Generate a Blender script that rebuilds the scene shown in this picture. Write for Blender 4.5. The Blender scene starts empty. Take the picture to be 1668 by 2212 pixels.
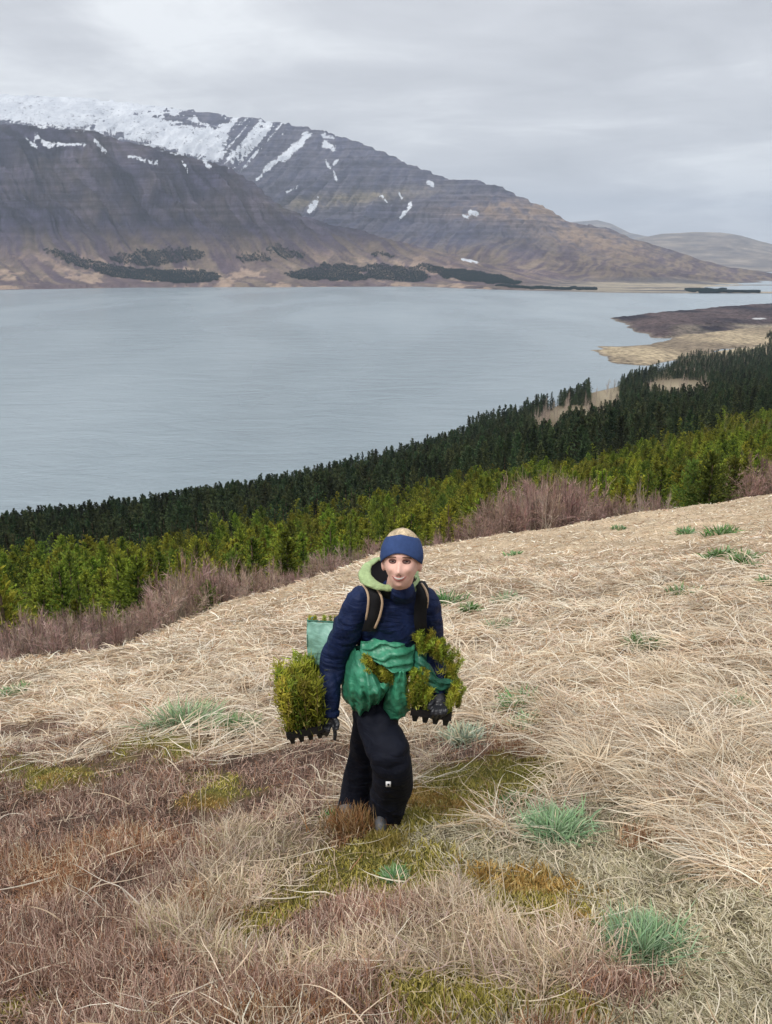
import bpy, bmesh, math, random
import numpy as np
from mathutils import Vector, Matrix, Euler
random.seed(7)
RNG = np.random.default_rng(11)
sc = bpy.context.scene
C = sc.collection

# ------------------------------------------------------------------ camera, world, sun, exposure
FOC = 1840.0          # focal length in pixels of a 1668 x 2211 frame
PITCH = math.radians(16.5)
cd = bpy.data.cameras.new('camera')
cam = bpy.data.objects.new('camera', cd)
C.objects.link(cam)
sc.camera = cam
cam.location = (0, 0, 0)
cam.rotation_euler = (math.radians(90) - PITCH, 0, 0)
cd.sensor_fit = 'VERTICAL'
cd.sensor_height = 24.0
cd.lens = 24.0 * FOC / 2211.0
cd.clip_start = 0.05
cd.clip_end = 60000
sc.view_settings.view_transform = 'Standard'
sc.view_settings.look = 'None'
sc.view_settings.gamma = 1
sc.view_settings.use_curve_mapping = False
sc.view_settings.exposure = 0.5
sc.cycles.max_bounces = 5
sc.cycles.diffuse_bounces = 2
sc.cycles.glossy_bounces = 2
sc.cycles.transparent_max_bounces = 8
sc.cycles.volume_bounces = 0
sc.cycles.use_denoising = True

SUN_EL, SUN_AZ = math.radians(48), math.radians(215)   # azimuth clockwise from +Y: behind the camera, a little left


class NT:
    """small node-tree helper"""
    def __init__(s, nt):
        s.nt = nt
        nt.nodes.clear()

    def n(s, typ, inp=None, **kw):
        nd = s.nt.nodes.new(typ)
        for k, v in kw.items():
            setattr(nd, k, v)
        for k, v in (inp or {}).items():
            sock = nd.inputs[k]
            if hasattr(v, 'is_output') or isinstance(v, bpy.types.NodeSocket):
                s.nt.links.new(v, sock)
            else:
                sock.default_value = v
        return nd

    def math(s, op, a, b=0.0, c=None, clamp=False):
        i = {0: a, 1: b}
        if c is not None:
            i[2] = c
        return s.n('ShaderNodeMath', i, operation=op, use_clamp=clamp).outputs[0]

    def mix(s, f, a, b, blend='MIX'):
        nd = s.nt.nodes.new('ShaderNodeMix')
        nd.data_type = 'RGBA'
        nd.blend_type = blend
        for idx, v in ((0, f), (6, a), (7, b)):
            if isinstance(v, bpy.types.NodeSocket):
                s.nt.links.new(v, nd.inputs[idx])
            else:
                nd.inputs[idx].default_value = v
        return nd.outputs[2]

    def ramp(s, f, pts, interp='LINEAR'):
        nd = s.n('ShaderNodeValToRGB', {0: f})
        cr = nd.color_ramp
        cr.interpolation = interp
        while len(cr.elements) < len(pts):
            cr.elements.new(0.5)
        for e, (p, c) in zip(cr.elements, pts):
            e.position = p
            e.color = c if len(c) == 4 else (*c, 1)
        return nd.outputs[0]

    def noise(s, vec, scale, detail=4, rough=0.55, dist=0.0):
        return s.n('ShaderNodeTexNoise', {'Vector': vec, 'Scale': scale, 'Detail': detail, 'Roughness': rough, 'Distortion': dist}).outputs[0]

    def mapr(s, f, a, b, c=0.0, d=1.0):
        return s.n('ShaderNodeMapRange', {0: f, 1: a, 2: b, 3: c, 4: d}).outputs[0]


def g3(v):
    return (v, v, v, 1)


world = bpy.data.worlds.new('World')
sc.world = world
world.use_nodes = True
W = NT(world.node_tree)
tc = W.n('ShaderNodeTexCoord')
sky = W.n('ShaderNodeTexSky', sky_type='NISHITA', sun_disc=False, sun_elevation=SUN_EL, sun_rotation=SUN_AZ,
          air_density=1.0, dust_density=3.0)
skyc = W.n('ShaderNodeVectorMath', {0: sky.outputs[0], 'Scale': 0.10}, operation='SCALE').outputs[0]
sep = W.n('ShaderNodeSeparateXYZ', {0: tc.outputs['Generated']})
zc = W.math('MAXIMUM', sep.outputs[2], 0.0)
# the cloud deck: direction projected on a high layer, so that clouds flatten towards the horizon
den = W.math('ADD', zc, 0.13)
cx = W.math('DIVIDE', sep.outputs[0], den)
cy = W.math('DIVIDE', sep.outputs[1], den)
cv = W.n('ShaderNodeCombineXYZ', {0: cx, 1: cy, 2: 0.0}).outputs[0]
n1 = W.noise(cv, 0.75, 6, 0.55, 0.6)
cv2 = W.n('ShaderNodeMapping', {0: cv, 'Location': (4.3, 1.7, 0), 'Scale': (1.0, 1.6, 1)}).outputs[0]
n2 = W.noise(cv2, 2.1, 7, 0.6, 0.8)
nn = W.math('ADD', W.math('MULTIPLY', n1, 0.74), W.math('MULTIPLY', n2, 0.26))
nrm = W.n('ShaderNodeVectorMath', {0: tc.outputs['Generated']}, operation='NORMALIZE').outputs[0]
for (bx, by, bz, wd, am) in ((-.36, .95, .205, .050, .085), (-.10, .98, .17, .03, .04), (.36, .93, .055, .02, .06)):
    bd = Vector((bx, by, bz)).normalized()
    dt = W.n('ShaderNodeVectorMath', {0: nrm, 1: tuple(bd)}, operation='DOT_PRODUCT').outputs['Value']
    nn = W.math('ADD', nn, W.math('MULTIPLY', W.n('ShaderNodeMapRange', {0: dt, 1: 1 - wd, 2: 1.0, 3: 0.0, 4: am}, interpolation_type='SMOOTHSTEP').outputs[0], 1.0))
cloud = W.ramp(nn, [(0.30, (0.36, 0.37, 0.395)), (0.42, (0.45, 0.46, 0.485)), (0.54, (0.53, 0.54, 0.565)), (0.68, (0.72, 0.735, 0.75))])
hor = W.mapr(zc, 0.0, 0.10, 1.0, 0.0)
cloud = W.mix(W.math('MULTIPLY', hor, 0.35), cloud, (0.60, 0.63, 0.68, 1))
# an overcast sky grows brighter towards the zenith
zen = W.mapr(zc, 0.27, 1.0, 1.0, 2.0)
cloud = W.n('ShaderNodeVectorMath', {0: cloud, 'Scale': zen}, operation='SCALE').outputs[0]
tot = W.mix(0.93, skyc, cloud)
bg = W.n('ShaderNodeBackground', {0: tot, 1: 1.0})
W.n('ShaderNodeOutputWorld', {0: bg.outputs[0]})

sd = bpy.data.lights.new('sun', 'SUN')
sd.energy = 1.5
sd.angle = math.radians(12)
sd.color = (1.0, 0.96, 0.9)
sun = bpy.data.objects.new('sun', sd)
C.objects.link(sun)
_d = Vector((math.sin(SUN_AZ) * math.cos(SUN_EL), math.cos(SUN_AZ) * math.cos(SUN_EL), math.sin(SUN_EL)))
sun.rotation_euler = _d.to_track_quat('Z', 'Y').to_euler()
sun.location = (-20, -20, 30)


# ------------------------------------------------------------------ helpers
def tag(o, label=None, cat=None, group=None, kind=None):
    if label: o['label'] = label
    if cat: o['category'] = cat
    if group: o['group'] = group
    if kind: o['kind'] = kind
    return o


def link(o, parent=None):
    C.objects.link(o)
    if parent is not None:
        o.parent = parent
    return o


def empty(name, loc=(0, 0, 0), rz=0.0):
    o = bpy.data.objects.new(name, None)
    o.empty_display_size = 0.1
    o.location = loc
    o.rotation_euler = (0, 0, rz)
    return link(o)


def mesh_np(name, V, F, col=None, smooth=False, mat=None, extra=None):
    """V (n,3), F (m,k) with k = 3 or 4 -> mesh datablock"""
    me = bpy.data.meshes.new(name)
    V = np.asarray(V, np.float32)
    F = np.asarray(F, np.int32)
    m, k = F.shape
    me.vertices.add(len(V))
    me.vertices.foreach_set('co', V.ravel())
    me.loops.add(m * k)
    me.loops.foreach_set('vertex_index', F.ravel())
    me.polygons.add(m)
    me.polygons.foreach_set('loop_start', np.arange(0, m * k, k, dtype=np.int32))
    if smooth:
        me.polygons.foreach_set('use_smooth', np.ones(m, bool))
    if col is not None:
        a = me.color_attributes.new('col', 'FLOAT_COLOR', 'POINT')
        cc = np.ones((len(V), 4), np.float32)
        cc[:, :3] = col
        a.data.foreach_set('color', cc.ravel())
    for nm, arr in (extra or {}).items():
        a = me.attributes.new(nm, 'FLOAT', 'POINT')
        a.data.foreach_set('value', np.asarray(arr, np.float32).ravel())
    me.update()
    me.validate()
    if mat: me.materials.append(mat)
    return me


def obj_np(name, V, F, parent=None, **kw):
    o = bpy.data.objects.new(name, mesh_np(name, V, F, **kw))
    return link(o, parent)


def grid_faces(nr, nc, wrap=False):
    i = np.arange(nr - 1)[:, None]
    j = np.arange(nc if wrap else nc - 1)[None, :]
    a = i * nc + j
    b = i * nc + (j + 1) % nc
    c = (i + 1) * nc + (j + 1) % nc
    d = (i + 1) * nc + j
    return np.stack([a, b, c, d], -1).reshape(-1, 4)


def _hash(ix, iy, seed):
    h = (ix.astype(np.int64) * 374761393 + iy.astype(np.int64) * 668265263 + seed * 974634777) & 0xffffffff
    h = ((h ^ (h >> 13)) * 1274126177) & 0xffffffff
    h = h ^ (h >> 16)
    return (h & 0xffff) / 65535.0


def vnoise(x, y, seed=0):
    ix = np.floor(x); iy = np.floor(y)
    fx = x - ix; fy = y - iy
    fx = fx * fx * fx * (fx * (fx * 6 - 15) + 10); fy = fy * fy * fy * (fy * (fy * 6 - 15) + 10)
    a = _hash(ix, iy, seed); b = _hash(ix + 1, iy, seed)
    c = _hash(ix, iy + 1, seed); d = _hash(ix + 1, iy + 1, seed)
    return (a * (1 - fx) + b * fx) * (1 - fy) + (c * (1 - fx) + d * fx) * fy


def fbm(x, y, octv=4, seed=0, gain=0.5):
    """about -1 .. 1"""
    t = 0.0; amp = 1.0; tot = 0.0
    for o in range(octv):
        t = t + amp * (vnoise(x + o * 17.3, y - o * 9.1, seed + o) * 2 - 1)
        tot += amp
        amp *= gain
        x = x * 2.03; y = y * 2.03
    return t / tot


CP, SP = math.cos(PITCH), math.sin(PITCH)


def ray(px, py):
    """pixel of the 1668 x 2211 frame -> (X/Y, -Z/Y) of its line of sight"""
    u = (np.asarray(px, float) - 834) / FOC
    v = (np.asarray(py, float) - 1105.5) / FOC
    f = CP - v * SP
    return u / f, (SP + v * CP) / f


def pix(X, Y, Z):
    """world -> pixel"""
    dep = Y * CP - Z * SP
    v = (-Z * CP - Y * SP) / dep
    return 834 + FOC * X / dep, 1105.5 + FOC * v


def P(px, py, Y):
    s, t = ray(px, py)
    return Vector((float(s) * Y, Y, -float(t) * Y))


# ------------------------------------------------------------------ the near hillside
WATER_Z = -120.0
COLS = {
    -0.47: (13.0, [(17, .500), (25, .520), (40, .497), (60, .445), (90, .395), (130, .365), (200, .339), (300, .324), (366, .329), (450, .33)]),
    -0.20: (21.0, [(28, .425), (40, .435), (60, .42), (90, .375), (130, .335), (200, .308), (300, .287), (400, .284), (430, .281), (520, .28)]),
    0.00: (30.0, [(36, .362), (50, .378), (70, .367), (90, .343), (130, .306), (200, .283), (300, .259), (400, .244), (508, .2365), (600, .23)]),
    0.10: (33.0, [(39, .345), (50, .352), (70, .343), (100, .315), (150, .275), (220, .252), (350, .222), (500, .206), (592, .2035), (690, .20)]),
    0.24: (35.0, [(42, .320), (50, .324), (70, .310), (100, .283), (150, .252), (220, .222), (350, .190), (550, .163), (770, .1505), (800, .15), (900, .147)]),
    0.34: (38.0, [(46, .300), (60, .300), (80, .282), (110, .255), (150, .230), (220, .205), (350, .176), (550, .152), (800, .132), (1000, .1165), (1200, .101), (1500, .085), (2600, .05)]),
    0.45: (42.0, [(50, .285), (70, .280), (100, .250), (150, .216), (220, .190), (350, .165), (550, .1445), (800, .122), (1100, .1065), (1200, .0985), (1400, .0842), (1800, .0653), (2150, .0555), (2450, .0510), (2700, .05)]),
}
SK = np.array(sorted(COLS))


def zplane(X, Y):
    return -1.65 - 0.29 * Y + 0.13 * X


def edge_y(s):
    return np.interp(s, SK, [COLS[k][0] for k in SK])


def ground_smooth(X, Y):
    X = np.asarray(X, float); Y = np.asarray(Y, float)
    Yc = np.maximum(Y, 0.5)
    s = np.clip(X / Yc, -0.62, 0.52)
    ly = np.log(Yc)
    ex = []
    for k in SK:
        ye, pts = COLS[k]
        yy = [0.4, ye] + [p[0] for p in pts]
        vv = [0, 0] + [t - (.29 - .13 * k + 1.65 / y) for y, t in pts]
        ex.append(np.interp(ly, np.log(yy), vv))
    ex = np.stack(ex)
    j = np.clip(np.searchsorted(SK, s) - 1, 0, len(SK) - 2)
    w = (s - SK[j]) / (SK[j + 1] - SK[j])
    idx = np.arange(ex.shape[-1]) if ex.ndim == 2 else None
    if ex.ndim == 2:
        e = ex[j, idx] * (1 - w) + ex[j + 1, idx] * w
    else:
        e = ex[j] * (1 - w) + ex[j + 1] * w
    k = np.interp(s, [-.5, -.45, -.3, -.2, -.1, 0, .05, .1, .3, .5], [.50, .48, .45, .42, .25, .02, .10, .2, .25, .38])
    u = np.clip((Yc - 4) / (edge_y(s) * .8 - 4), 0, 1)
    return zplane(X, Y) - Yc * e - k * u * u * (3 - 2 * u)


def ground(X, Y):
    X = np.atleast_1d(np.asarray(X, float)); Y = np.atleast_1d(np.asarray(Y, float))
    sh = X.shape
    X = X.ravel(); Y = Y.ravel()
    z = ground_smooth(X, Y)
    r = np.hypot(X, Y)
    fade = np.clip(1.2 - r / 400, 0.1, 1)
    z = z + 0.10 * fbm(X * 1.1, Y * 1.1, 3, 3) * np.clip(r / 4, .45, 1) + 0.055 * fbm(X * 2.6, Y * 2.6, 3, 9) * fade
    z = z + 0.30 * fbm(X * 0.16 + 5, Y * 0.16, 3, 21) * np.clip((r - 5) / 10, 0, 1) * np.clip(1.6 - r / 60, .4, 1)
    z = z + 2.0 * fbm(X * 0.02, Y * 0.02, 3, 31) * np.clip((r - 90) / 150, 0, 1) * np.clip((z + 122) / 12, 0, 1)
    return np.maximum(z, -140).reshape(sh)


def gz(x, y):
    return float(ground(x, y)[0])


# kinds of cover on the slope, placed on the ground by centre, half sizes (pixels of the photo's frame) and tilt
BLOBS = {
    'heather': [(150, 1760, 330, 130, 0), (60, 2010, 330, 230, -10), (300, 1900, 330, 150, 0), (620, 1640, 300, 60, -3), (520, 1730, 200, 70, 5),
                (300, 2120, 330, 110, 0), (90, 1580, 150, 60, 0), (640, 2160, 200, 60, 0), (1400, 2140, 160, 50, 0), (1010, 1600, 110, 50, -8), (700, 2010, 200, 70, 0)],
    'rust': [(300, 1830, 170, 60, 0), (120, 1900, 170, 50, -10), (280, 1615, 110, 22, 0), (1120, 1600, 110, 40, -10), (770, 1790, 90, 30, 0), (1400, 1820, 90, 25, 0),
             (640, 2190, 110, 30, 0), (1050, 1200, 120, 25, 0), (1300, 1190, 130, 26, 0), (400, 1420, 80, 20, 0), (450, 1960, 90, 60, 20), (1480, 2140, 60, 30, 0)],
    'moss': [(1060, 1690, 170, 50, -12), (800, 1890, 240, 85, -18), (640, 1965, 170, 55, -15), (890, 1830, 160, 50, -5), (90, 1685, 110, 32, 0), (470, 1705, 100, 40, 5),
             (330, 1605, 110, 26, -3), (1180, 1960, 150, 60, 10), (960, 2150, 170, 50, 0), (1240, 2180, 110, 30, 0), (60, 2180, 80, 40, 0), (760, 1745, 30, 20, 0), (900, 1760, 90, 35, 0)],
    'orange': [(1190, 1920, 120, 35, 10), (1250, 1990, 80, 35, 20), (950, 1720, 90, 35, 0), (1090, 1650, 80, 22, 0), (120, 1680, 80, 18, 0), (780, 1770, 60, 25, 0), (440, 1740, 60, 20, 0)],
    'khaki': [(1380, 1880, 300, 120, 14), (1200, 1850, 190, 65, 0), (1560, 1990, 220, 150, 15), (1030, 1830, 130, 40, 0), (1560, 2130, 200, 120, 0), (1700, 2080, 200, 180, 0)],
    'short': [(900, 2060, 360, 100, 0), (480, 1950, 120, 160, 20), (560, 1860, 140, 110, 0), (400, 2000, 130, 90, 0), (1150, 2080, 220, 70, 0), (820, 1650, 140, 60, 0), (600, 1800, 120, 60, 0)],
    'blond': [(1450, 1640, 330, 130, 12), (1600, 1800, 130, 110, 20), (800, 1420, 900, 150, -6), (1300, 1400, 500, 260, 0), (250, 1500, 330, 70, -4)],
}
KINDS = ['blond', 'heather', 'rust', 'moss', 'orange', 'khaki', 'short']


def kind_scores(X, Y, Z):
    px, py = pix(X, Y, Z)
    px = px + 55 * fbm(px * .018, py * .018, 3, 201); py = py + 34 * fbm(px * .02, py * .02, 3, 202)
    n = len(px)
    S = np.zeros((len(KINDS), n))
    for i, k in enumerate(KINDS):
        b = np.full(n, -0.2)
        for cx_, cy_, rx, ry, rot in BLOBS[k]:
            c, s_ = math.cos(math.radians(rot)), math.sin(math.radians(rot))
            dx = px - cx_; dy = py - cy_
            a = (dx * c + dy * s_) / rx; d = (-dx * s_ + dy * c) / ry
            b = np.maximum(b, 1.0 - np.sqrt(a * a + d * d) * 0.62)
        S[i] = b + 0.38 * fbm(X * 1.7 + i * 31, Y * 1.7 - i * 7, 3, 50 + i) + 0.20 * fbm(X * 7 + i * 3, Y * 7, 2, 80 + i)
    S[0] += 0.10 + 0.8 * np.clip((1600 - py) / 180, 0, 1) + 0.5 * np.clip(((px - 1150) - (py - 1560) * 1.1) / 120, 0, 1)
    S[3] += 0.15; S[4] += 0.10; S[2] += 0.04; S[5] += 0.18
    return S


BASEC = {'blond': (.18, .125, .08), 'heather': (.085, .055, .042), 'rust': (.17, .085, .045), 'moss': (.13, .125, .03),
         'orange': (.19, .12, .03), 'khaki': (.19, .165, .115), 'short': (.17, .125, .08)}


def build_ground():
    AP = 9.0
    ys = np.concatenate([np.linspace(-7, 14, 300)[:-1], np.geomspace(14, 60, 230)[:-1], np.geomspace(60, 2700, 210)])
    ss = np.linspace(-0.95, 0.95, 430)
    Yg, Sg = np.meshgrid(ys, ss, indexing='ij')
    Xg = Sg * (Yg + AP)
    Xg, Yg = Xg.ravel(), Yg.ravel()
    Zg = ground(Xg, Yg)
    col = np.zeros((len(Xg), 3))
    near = (Yg > 1.2) & (Yg < 60)
    col[:] = BASEC['blond']
    S = kind_scores(Xg[near], Yg[near], Zg[near])
    w = np.exp(S * 9); w /= w.sum(0)
    base = np.array([BASEC[k] for k in KINDS])
    col[near] = w.T @ base
    th = np.clip((Yg - 6) / 18, 0, 1)[:, None] * near[:, None]
    col = col * (1 - th) + (np.array([.47, .365, .245]) * (1 + .25 * fbm(Xg * .7, Yg * .7, 3, 15))[:, None]) * th
    far = np.clip((Yg - edge_y(Xg / np.maximum(Yg, 1)) * 1.0) / 6, 0, 1)[:, None]
    fcol = np.array([.11, .085, .05]) + .02 * fbm(Xg * .05, Yg * .05, 3, 5)[:, None] * np.array([1, .9, .5])
    px, py = pix(Xg, Yg, Zg)
    for (a, b, rx, ry) in ((1310, 850, 40, 35), (1240, 895, 55, 16), (1460, 836, 65, 16)):
        m = np.exp(-(((px - a) / rx) ** 2 + ((py - b) / ry) ** 2) * 1.2)[:, None] * (Yg > 150)[:, None]
        fcol = fcol * (1 - m) + np.array([.30, .25, .17]) * m
    sand = (np.clip((Zg - -118.6) / -.8, 0, 1) * (Yg < 1100))[:, None]
    tan = ((Yg > 1120) * (Sg * 0 + 1).ravel())[:, None] if False else (Yg > 1120)[:, None].astype(float)
    fcol = fcol * (1 - tan) + np.array([.36, .30, .20]) * tan
    fcol = fcol * (1 - sand) + np.array([.12, .11, .09]) * sand
    col = col * (1 - far) + fcol * far
    m = bpy.data.materials.new('hillside_soil')
    m.use_nodes = True
    T = NT(m.node_tree)
    a = T.n('ShaderNodeVertexColor', layer_name='col').outputs[0]
    geo = T.n('ShaderNodeNewGeometry').outputs['Position']
    nz = T.noise(geo, 22, 6, .7)
    nz2 = T.noise(geo, 2.5, 4, .6)
    k = T.math('MULTIPLY', T.mapr(nz, .3, .7, .45, 1.5), T.mapr(nz2, .3, .7, .8, 1.2))
    c = T.n('ShaderNodeVectorMath', {0: a, 'Scale': k}, operation='SCALE').outputs[0]
    bump = T.n('ShaderNodeBump', {'Height': nz, 'Strength': .8, 'Distance': .03}).outputs[0]
    b = T.n('ShaderNodeBsdfPrincipled', {'Base Color': c, 'Roughness': .95, 'Specular IOR Level': .1, 'Normal': bump})
    T.n('ShaderNodeOutputMaterial', {0: b.outputs[0]})
    o = obj_np('hillside', np.stack([Xg, Yg, Zg], 1), grid_faces(len(ys), len(ss)), col=col, smooth=True, mat=m)
    tag(o, kind='structure')


build_ground()


# ------------------------------------------------------------------ water
def build_water():
    m = bpy.data.materials.new('fjord_water')
    m.use_nodes = True
    T = NT(m.node_tree)
    geo = T.n('ShaderNodeNewGeometry').outputs['Position']
    mp = T.n('ShaderNodeMapping', {0: geo, 'Rotation': (0, 0, math.radians(14)), 'Scale': (.55, 1.0, 1)}).outputs[0]
    w1 = T.noise(mp, .22, 6, .75, .3)
    w2 = T.noise(mp, .028, 4, .6, .5)
    big = T.noise(T.n('ShaderNodeMapping', {0: geo, 'Scale': (1, .35, 1)}).outputs[0], .0028, 4, .55, .4)
    h = T.math('ADD', T.math('MULTIPLY', w1, 1.0), T.math('MULTIPLY', w2, 3.0))
    bump = T.n('ShaderNodeBump', {'Height': h, 'Strength': 1.0, 'Distance': 1.6}).outputs[0]
    c = T.mix(T.mapr(big, .35, .65), (.255, .315, .345, 1), (.31, .37, .40, 1))
    b = T.n('ShaderNodeBsdfPrincipled', {'Base Color': c, 'Roughness': T.mapr(big, .3, .7, .16, .26), 'IOR': 1.33, 'Normal': bump})
    T.n('ShaderNodeOutputMaterial', {0: b.outputs[0]})
    V = [(-15000, 150, WATER_Z), (20000, 150, WATER_Z), (20000, 24000, WATER_Z), (-15000, 24000, WATER_Z)]
    o = obj_np('fjord_water', V, [(0, 1, 2, 3)], mat=m)
    tag(o, kind='structure')


build_water()

# ------------------------------------------------------------------ the mountains across the water
def smax(a, b, k):
    h = np.clip(.5 + .5 * (a - b) / k, 0, 1)
    return b * (1 - h) + a * h + k * h * (1 - h)


def line_E(s, pts):
    """ridge line given in frame pixels -> elevation ratio Z/Y for each s"""
    q = [ray(a, b) for a, b in pts]
    return np.interp(s, [float(t[0]) for t in q], [-float(t[1]) for t in q])


def build_mountain():
    ns, ny = 1000, 330
    ss = np.linspace(-0.80, 0.72, ns)
    tt = np.linspace(0, 1, ny)
    ys = 3250 + (9900 - 3250) * tt ** 1.25
    Yg, Sg = np.meshgrid(ys, ss, indexing='ij')
    Y = Yg.ravel(); S = Sg.ravel()
    X = S * Y
    # shoreline
    Esh = line_E(S, [(-700, 628), (0, 626), (300, 621), (900, 619), (1050, 625), (1300, 632), (1420, 634), (1668, 634), (2100, 640)])
    Ysh = WATER_Z / Esh
    Ysh = Ysh + 45 * fbm(X * .004, X * 0 + 3, 3, 12)
    # front-left massif
    RA = [(-700, 300), (-200, 272), (0, 266), (120, 272), (200, 285), (330, 312), (480, 356), (560, 402), (600, 440), (690, 478), (800, 505), (900, 530), (1050, 566), (1300, 610), (2400, 640)]
    YA = np.interp(S, [-.8, -.45, -.2, 0.05, .3], [5600, 5500, 5200, 4700, 4300])
    EA = line_E(S, RA)
    g_t = [0, .1, .22, .35, .5, .7, .85, 1.0]
    g_a = [0, .045, .13, .27, .44, .67, .86, 1.0]
    t = (Y - Ysh) / (YA - Ysh)
    EAp = Esh + (EA - Esh) * np.interp(t, g_t, g_a)
    zA = EAp * Y
    zA = np.where(t > 1, EA * YA - (Y - YA) * .45, zA)
    # back massif with the snow plateau
    RB = [(-700, 230), (-200, 208), (0, 205), (150, 209), (300, 224), (450, 243), (600, 264), (690, 280), (760, 302), (870, 346), (960, 385), (1030, 390), (1080, 405), (1130, 428), (1180, 450), (1215, 474), (1290, 488), (1350, 507), (1420, 533), (1500, 556), (1580, 576), (1668, 590), (2400, 612)]
    YB = np.interp(S, [-.8, -.3, -.1, .05, .2, .35, .6], [8300, 8100, 7600, 6700, 6200, 6000, 6000])
    EB = line_E(S, RB)
    t2 = (Y - Ysh) / (YB - Ysh)
    g_b = [0, .03, .09, .22, .43, .62, .82, 1.0]
    EBp = Esh + (EB - Esh) * np.interp(t2, g_t, g_b)
    # the bench half way up behind the notch
    px, _ = pix(X, Y, EBp * Y)
    zB = EBp * Y
    zB = np.where(t2 > 1, EB * YB - (Y - YB) * .12, zB)
    z = smax(zA, zB, 25)
    isA = zA > zB
    # relief
    inl = np.clip((Y - Ysh) / 900, 0, 1)
    hgt = np.clip((z + 60) / 300, 0, 1)
    c1 = X + .75 * (Y - 4000) + 60 * fbm(X * .004, Y * .004, 2, 4)
    gul = np.abs(fbm(c1 * .0090, Y * .0007, 3, 61, .55)) ** .7
    gul2 = np.abs(fbm(c1 * .03, Y * .002, 2, 67, .5))
    c2 = X - .35 * (Y - 5000) + 60 * fbm(X * .003, Y * .003, 2, 5)
    gulB = np.abs(fbm(c2 * .009, Y * .0008, 3, 71, .55)) ** .7
    gulB2 = np.abs(fbm(c2 * .035, Y * .002, 2, 72))
    rel = np.where(isA, gul * 115 + gul2 * 52 + 16 * np.abs(fbm(c1 * .075, Y * .004, 2, 68)), gulB * 80 + gulB2 * 34 + 14 * np.abs(fbm(c2 * .08, Y * .004, 2, 69)))
    rid = np.clip(1.0 - np.where(isA, t, t2), 0, 1)
    z = z + (rel - 48) * hgt * np.clip(rid * 5, .12, 1) * np.clip((1 - S * 1.2), .4, 1.2)
    z = z + 16 * fbm(X * .006, Y * .006, 5, 81) * inl + 7 * fbm(X * .03, Y * .03, 3, 85) * inl * hgt
    # rock terraces
    st = z / 42 + .35 * fbm(X * .002, Y * .002, 2, 91)
    fr = st - np.floor(st)
    z = z + (np.clip((fr - .35) / .3, 0, 1) - fr) * 18 * hgt * np.clip(z / 250, 0, 1)
    # shore flats and ground under the water
    fl = np.clip((Y - Ysh) / 60, -1, 1)
    z = np.where(Y < Ysh + 60, WATER_Z + fl * 2.5, z)
    # flats on the right
    flat_w = np.clip((S - .14) / .10, 0, 1) * np.clip((np.interp(S, [.14, .25, .4, .6], [4300, 4500, 4900, 5000]) - Y) / 500, 0, 1)
    zf = -117.5 + 1.6 * fbm(X * .0016, Y * .004, 3, 95)
    z = np.where((Y >= Ysh + 60), np.minimum(z, z * (1 - flat_w * .92) + zf * flat_w * .92), z)
    # thin tongues of water between the flats
    tongue = (S > .36) & (Y > Ysh + 60) & (Y < Ysh + 60 + np.clip((S - .36) * 7000, 0, 900) + 120 * fbm(X * .003, Y * .001, 2, 97)) & (Y > Ysh + 260)
    z = np.where(tongue, WATER_Z - 1.5, z)
    px, py = pix(X, Y, z)
    # --- colour masks
    n1 = fbm(X * .004, Y * .004, 4, 101); n2 = fbm(X * .015, Y * .015, 3, 102); n3 = fbm(c1 * .034, Y * .003, 4, 103, .65)
    n4 = fbm(c2 * .034, Y * .003, 4, 104, .65)
    dark = np.array([.040, .034, .058]); pur = np.array([.110, .078, .105]); tan = np.array([.24, .185, .125]); olive = np.array([.115, .095, .065])
    slate = np.array([.048, .050, .075])
    h = np.clip((z + 120) / 700, 0, 1)[:, None]
    streak = np.clip(.5 + 1.9 * np.where(isA, n3, n4) + .6 * n2, 0, 1)[:, None]
    low = (tan * .85 * streak + pur * (1 - streak * .7) * .9 + olive * .15) * (.80 + .35 * np.clip(n1, -.5, 1)[:, None])
    k = np.clip((h - .18 + .10 * n1[:, None]) / .22, 0, 1)
    aw = isA[:, None].astype(float)
    up = (dark * .75 + slate * .25) * (1.25 - .75 * streak) * aw + (slate * 1.25 + olive * .30 * streak + dark * .2) * (1 - aw)  # back massif bluer and paler: distance haze painted into its rock colour
    up = up + tan * .30 * np.clip(n1 + .1, 0, 1)[:, None] * aw
    col = low * (1 - k) + up * k
    # near the shore: heath and pale fields
    sh_ = np.clip((Ysh + 900 - Y) / 700, 0, 1) * np.clip((py - 535) / 25, 0, 1)
    fields = np.clip((fbm(X * .012, Y * .009, 4, 111, .65) - .10) * 6, 0, 1) * sh_
    heath = np.clip((fbm(X * .005 + 40, Y * .004, 3, 112) + .15) * 3, 0, 1) * sh_
    col = col * (1 - .75 * heath[:, None]) + np.array([.12, .085, .092]) * .75 * heath[:, None]
    col = col * (1 - .8 * fields[:, None]) + np.array([.40, .29, .21]) * .8 * fields[:, None]
    fm = np.clip(flat_w * 1.5, 0, 1) * (z < -85) * (Y > Ysh)
    ff = np.clip(.5 + 2.0 * fbm(X * .0015, Y * .006, 3, 115), 0, 1)[:, None]
    col = col * (1 - fm[:, None]) + (np.array([.40, .34, .25]) * ff + np.array([.12, .115, .12]) * (1 - ff)) * fm[:, None]
    # warm ochre patches on the right shoulder
    och = np.exp(-(((px - 1270) / 130) ** 2 + ((py - 515 - (px - 1270) * .2) / 25) ** 2)) + .8 * np.exp(-(((px - 1130) / 150) ** 2 + ((py - 452) / 22) ** 2))
    och = np.clip(och * (1 + 1.3 * n2), 0, 1)[:, None] * .75
    col = col * (1 - och) + np.array([.32, .225, .15]) * och
    # a grassy bench behind the notch
    bn = np.exp(-(((py - (440 - (px - 640) * .10)) / 13) ** 2)) * np.clip((px - 590) / 60, 0, 1) * np.clip((1000 - px) / 200, 0, 1)
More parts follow.
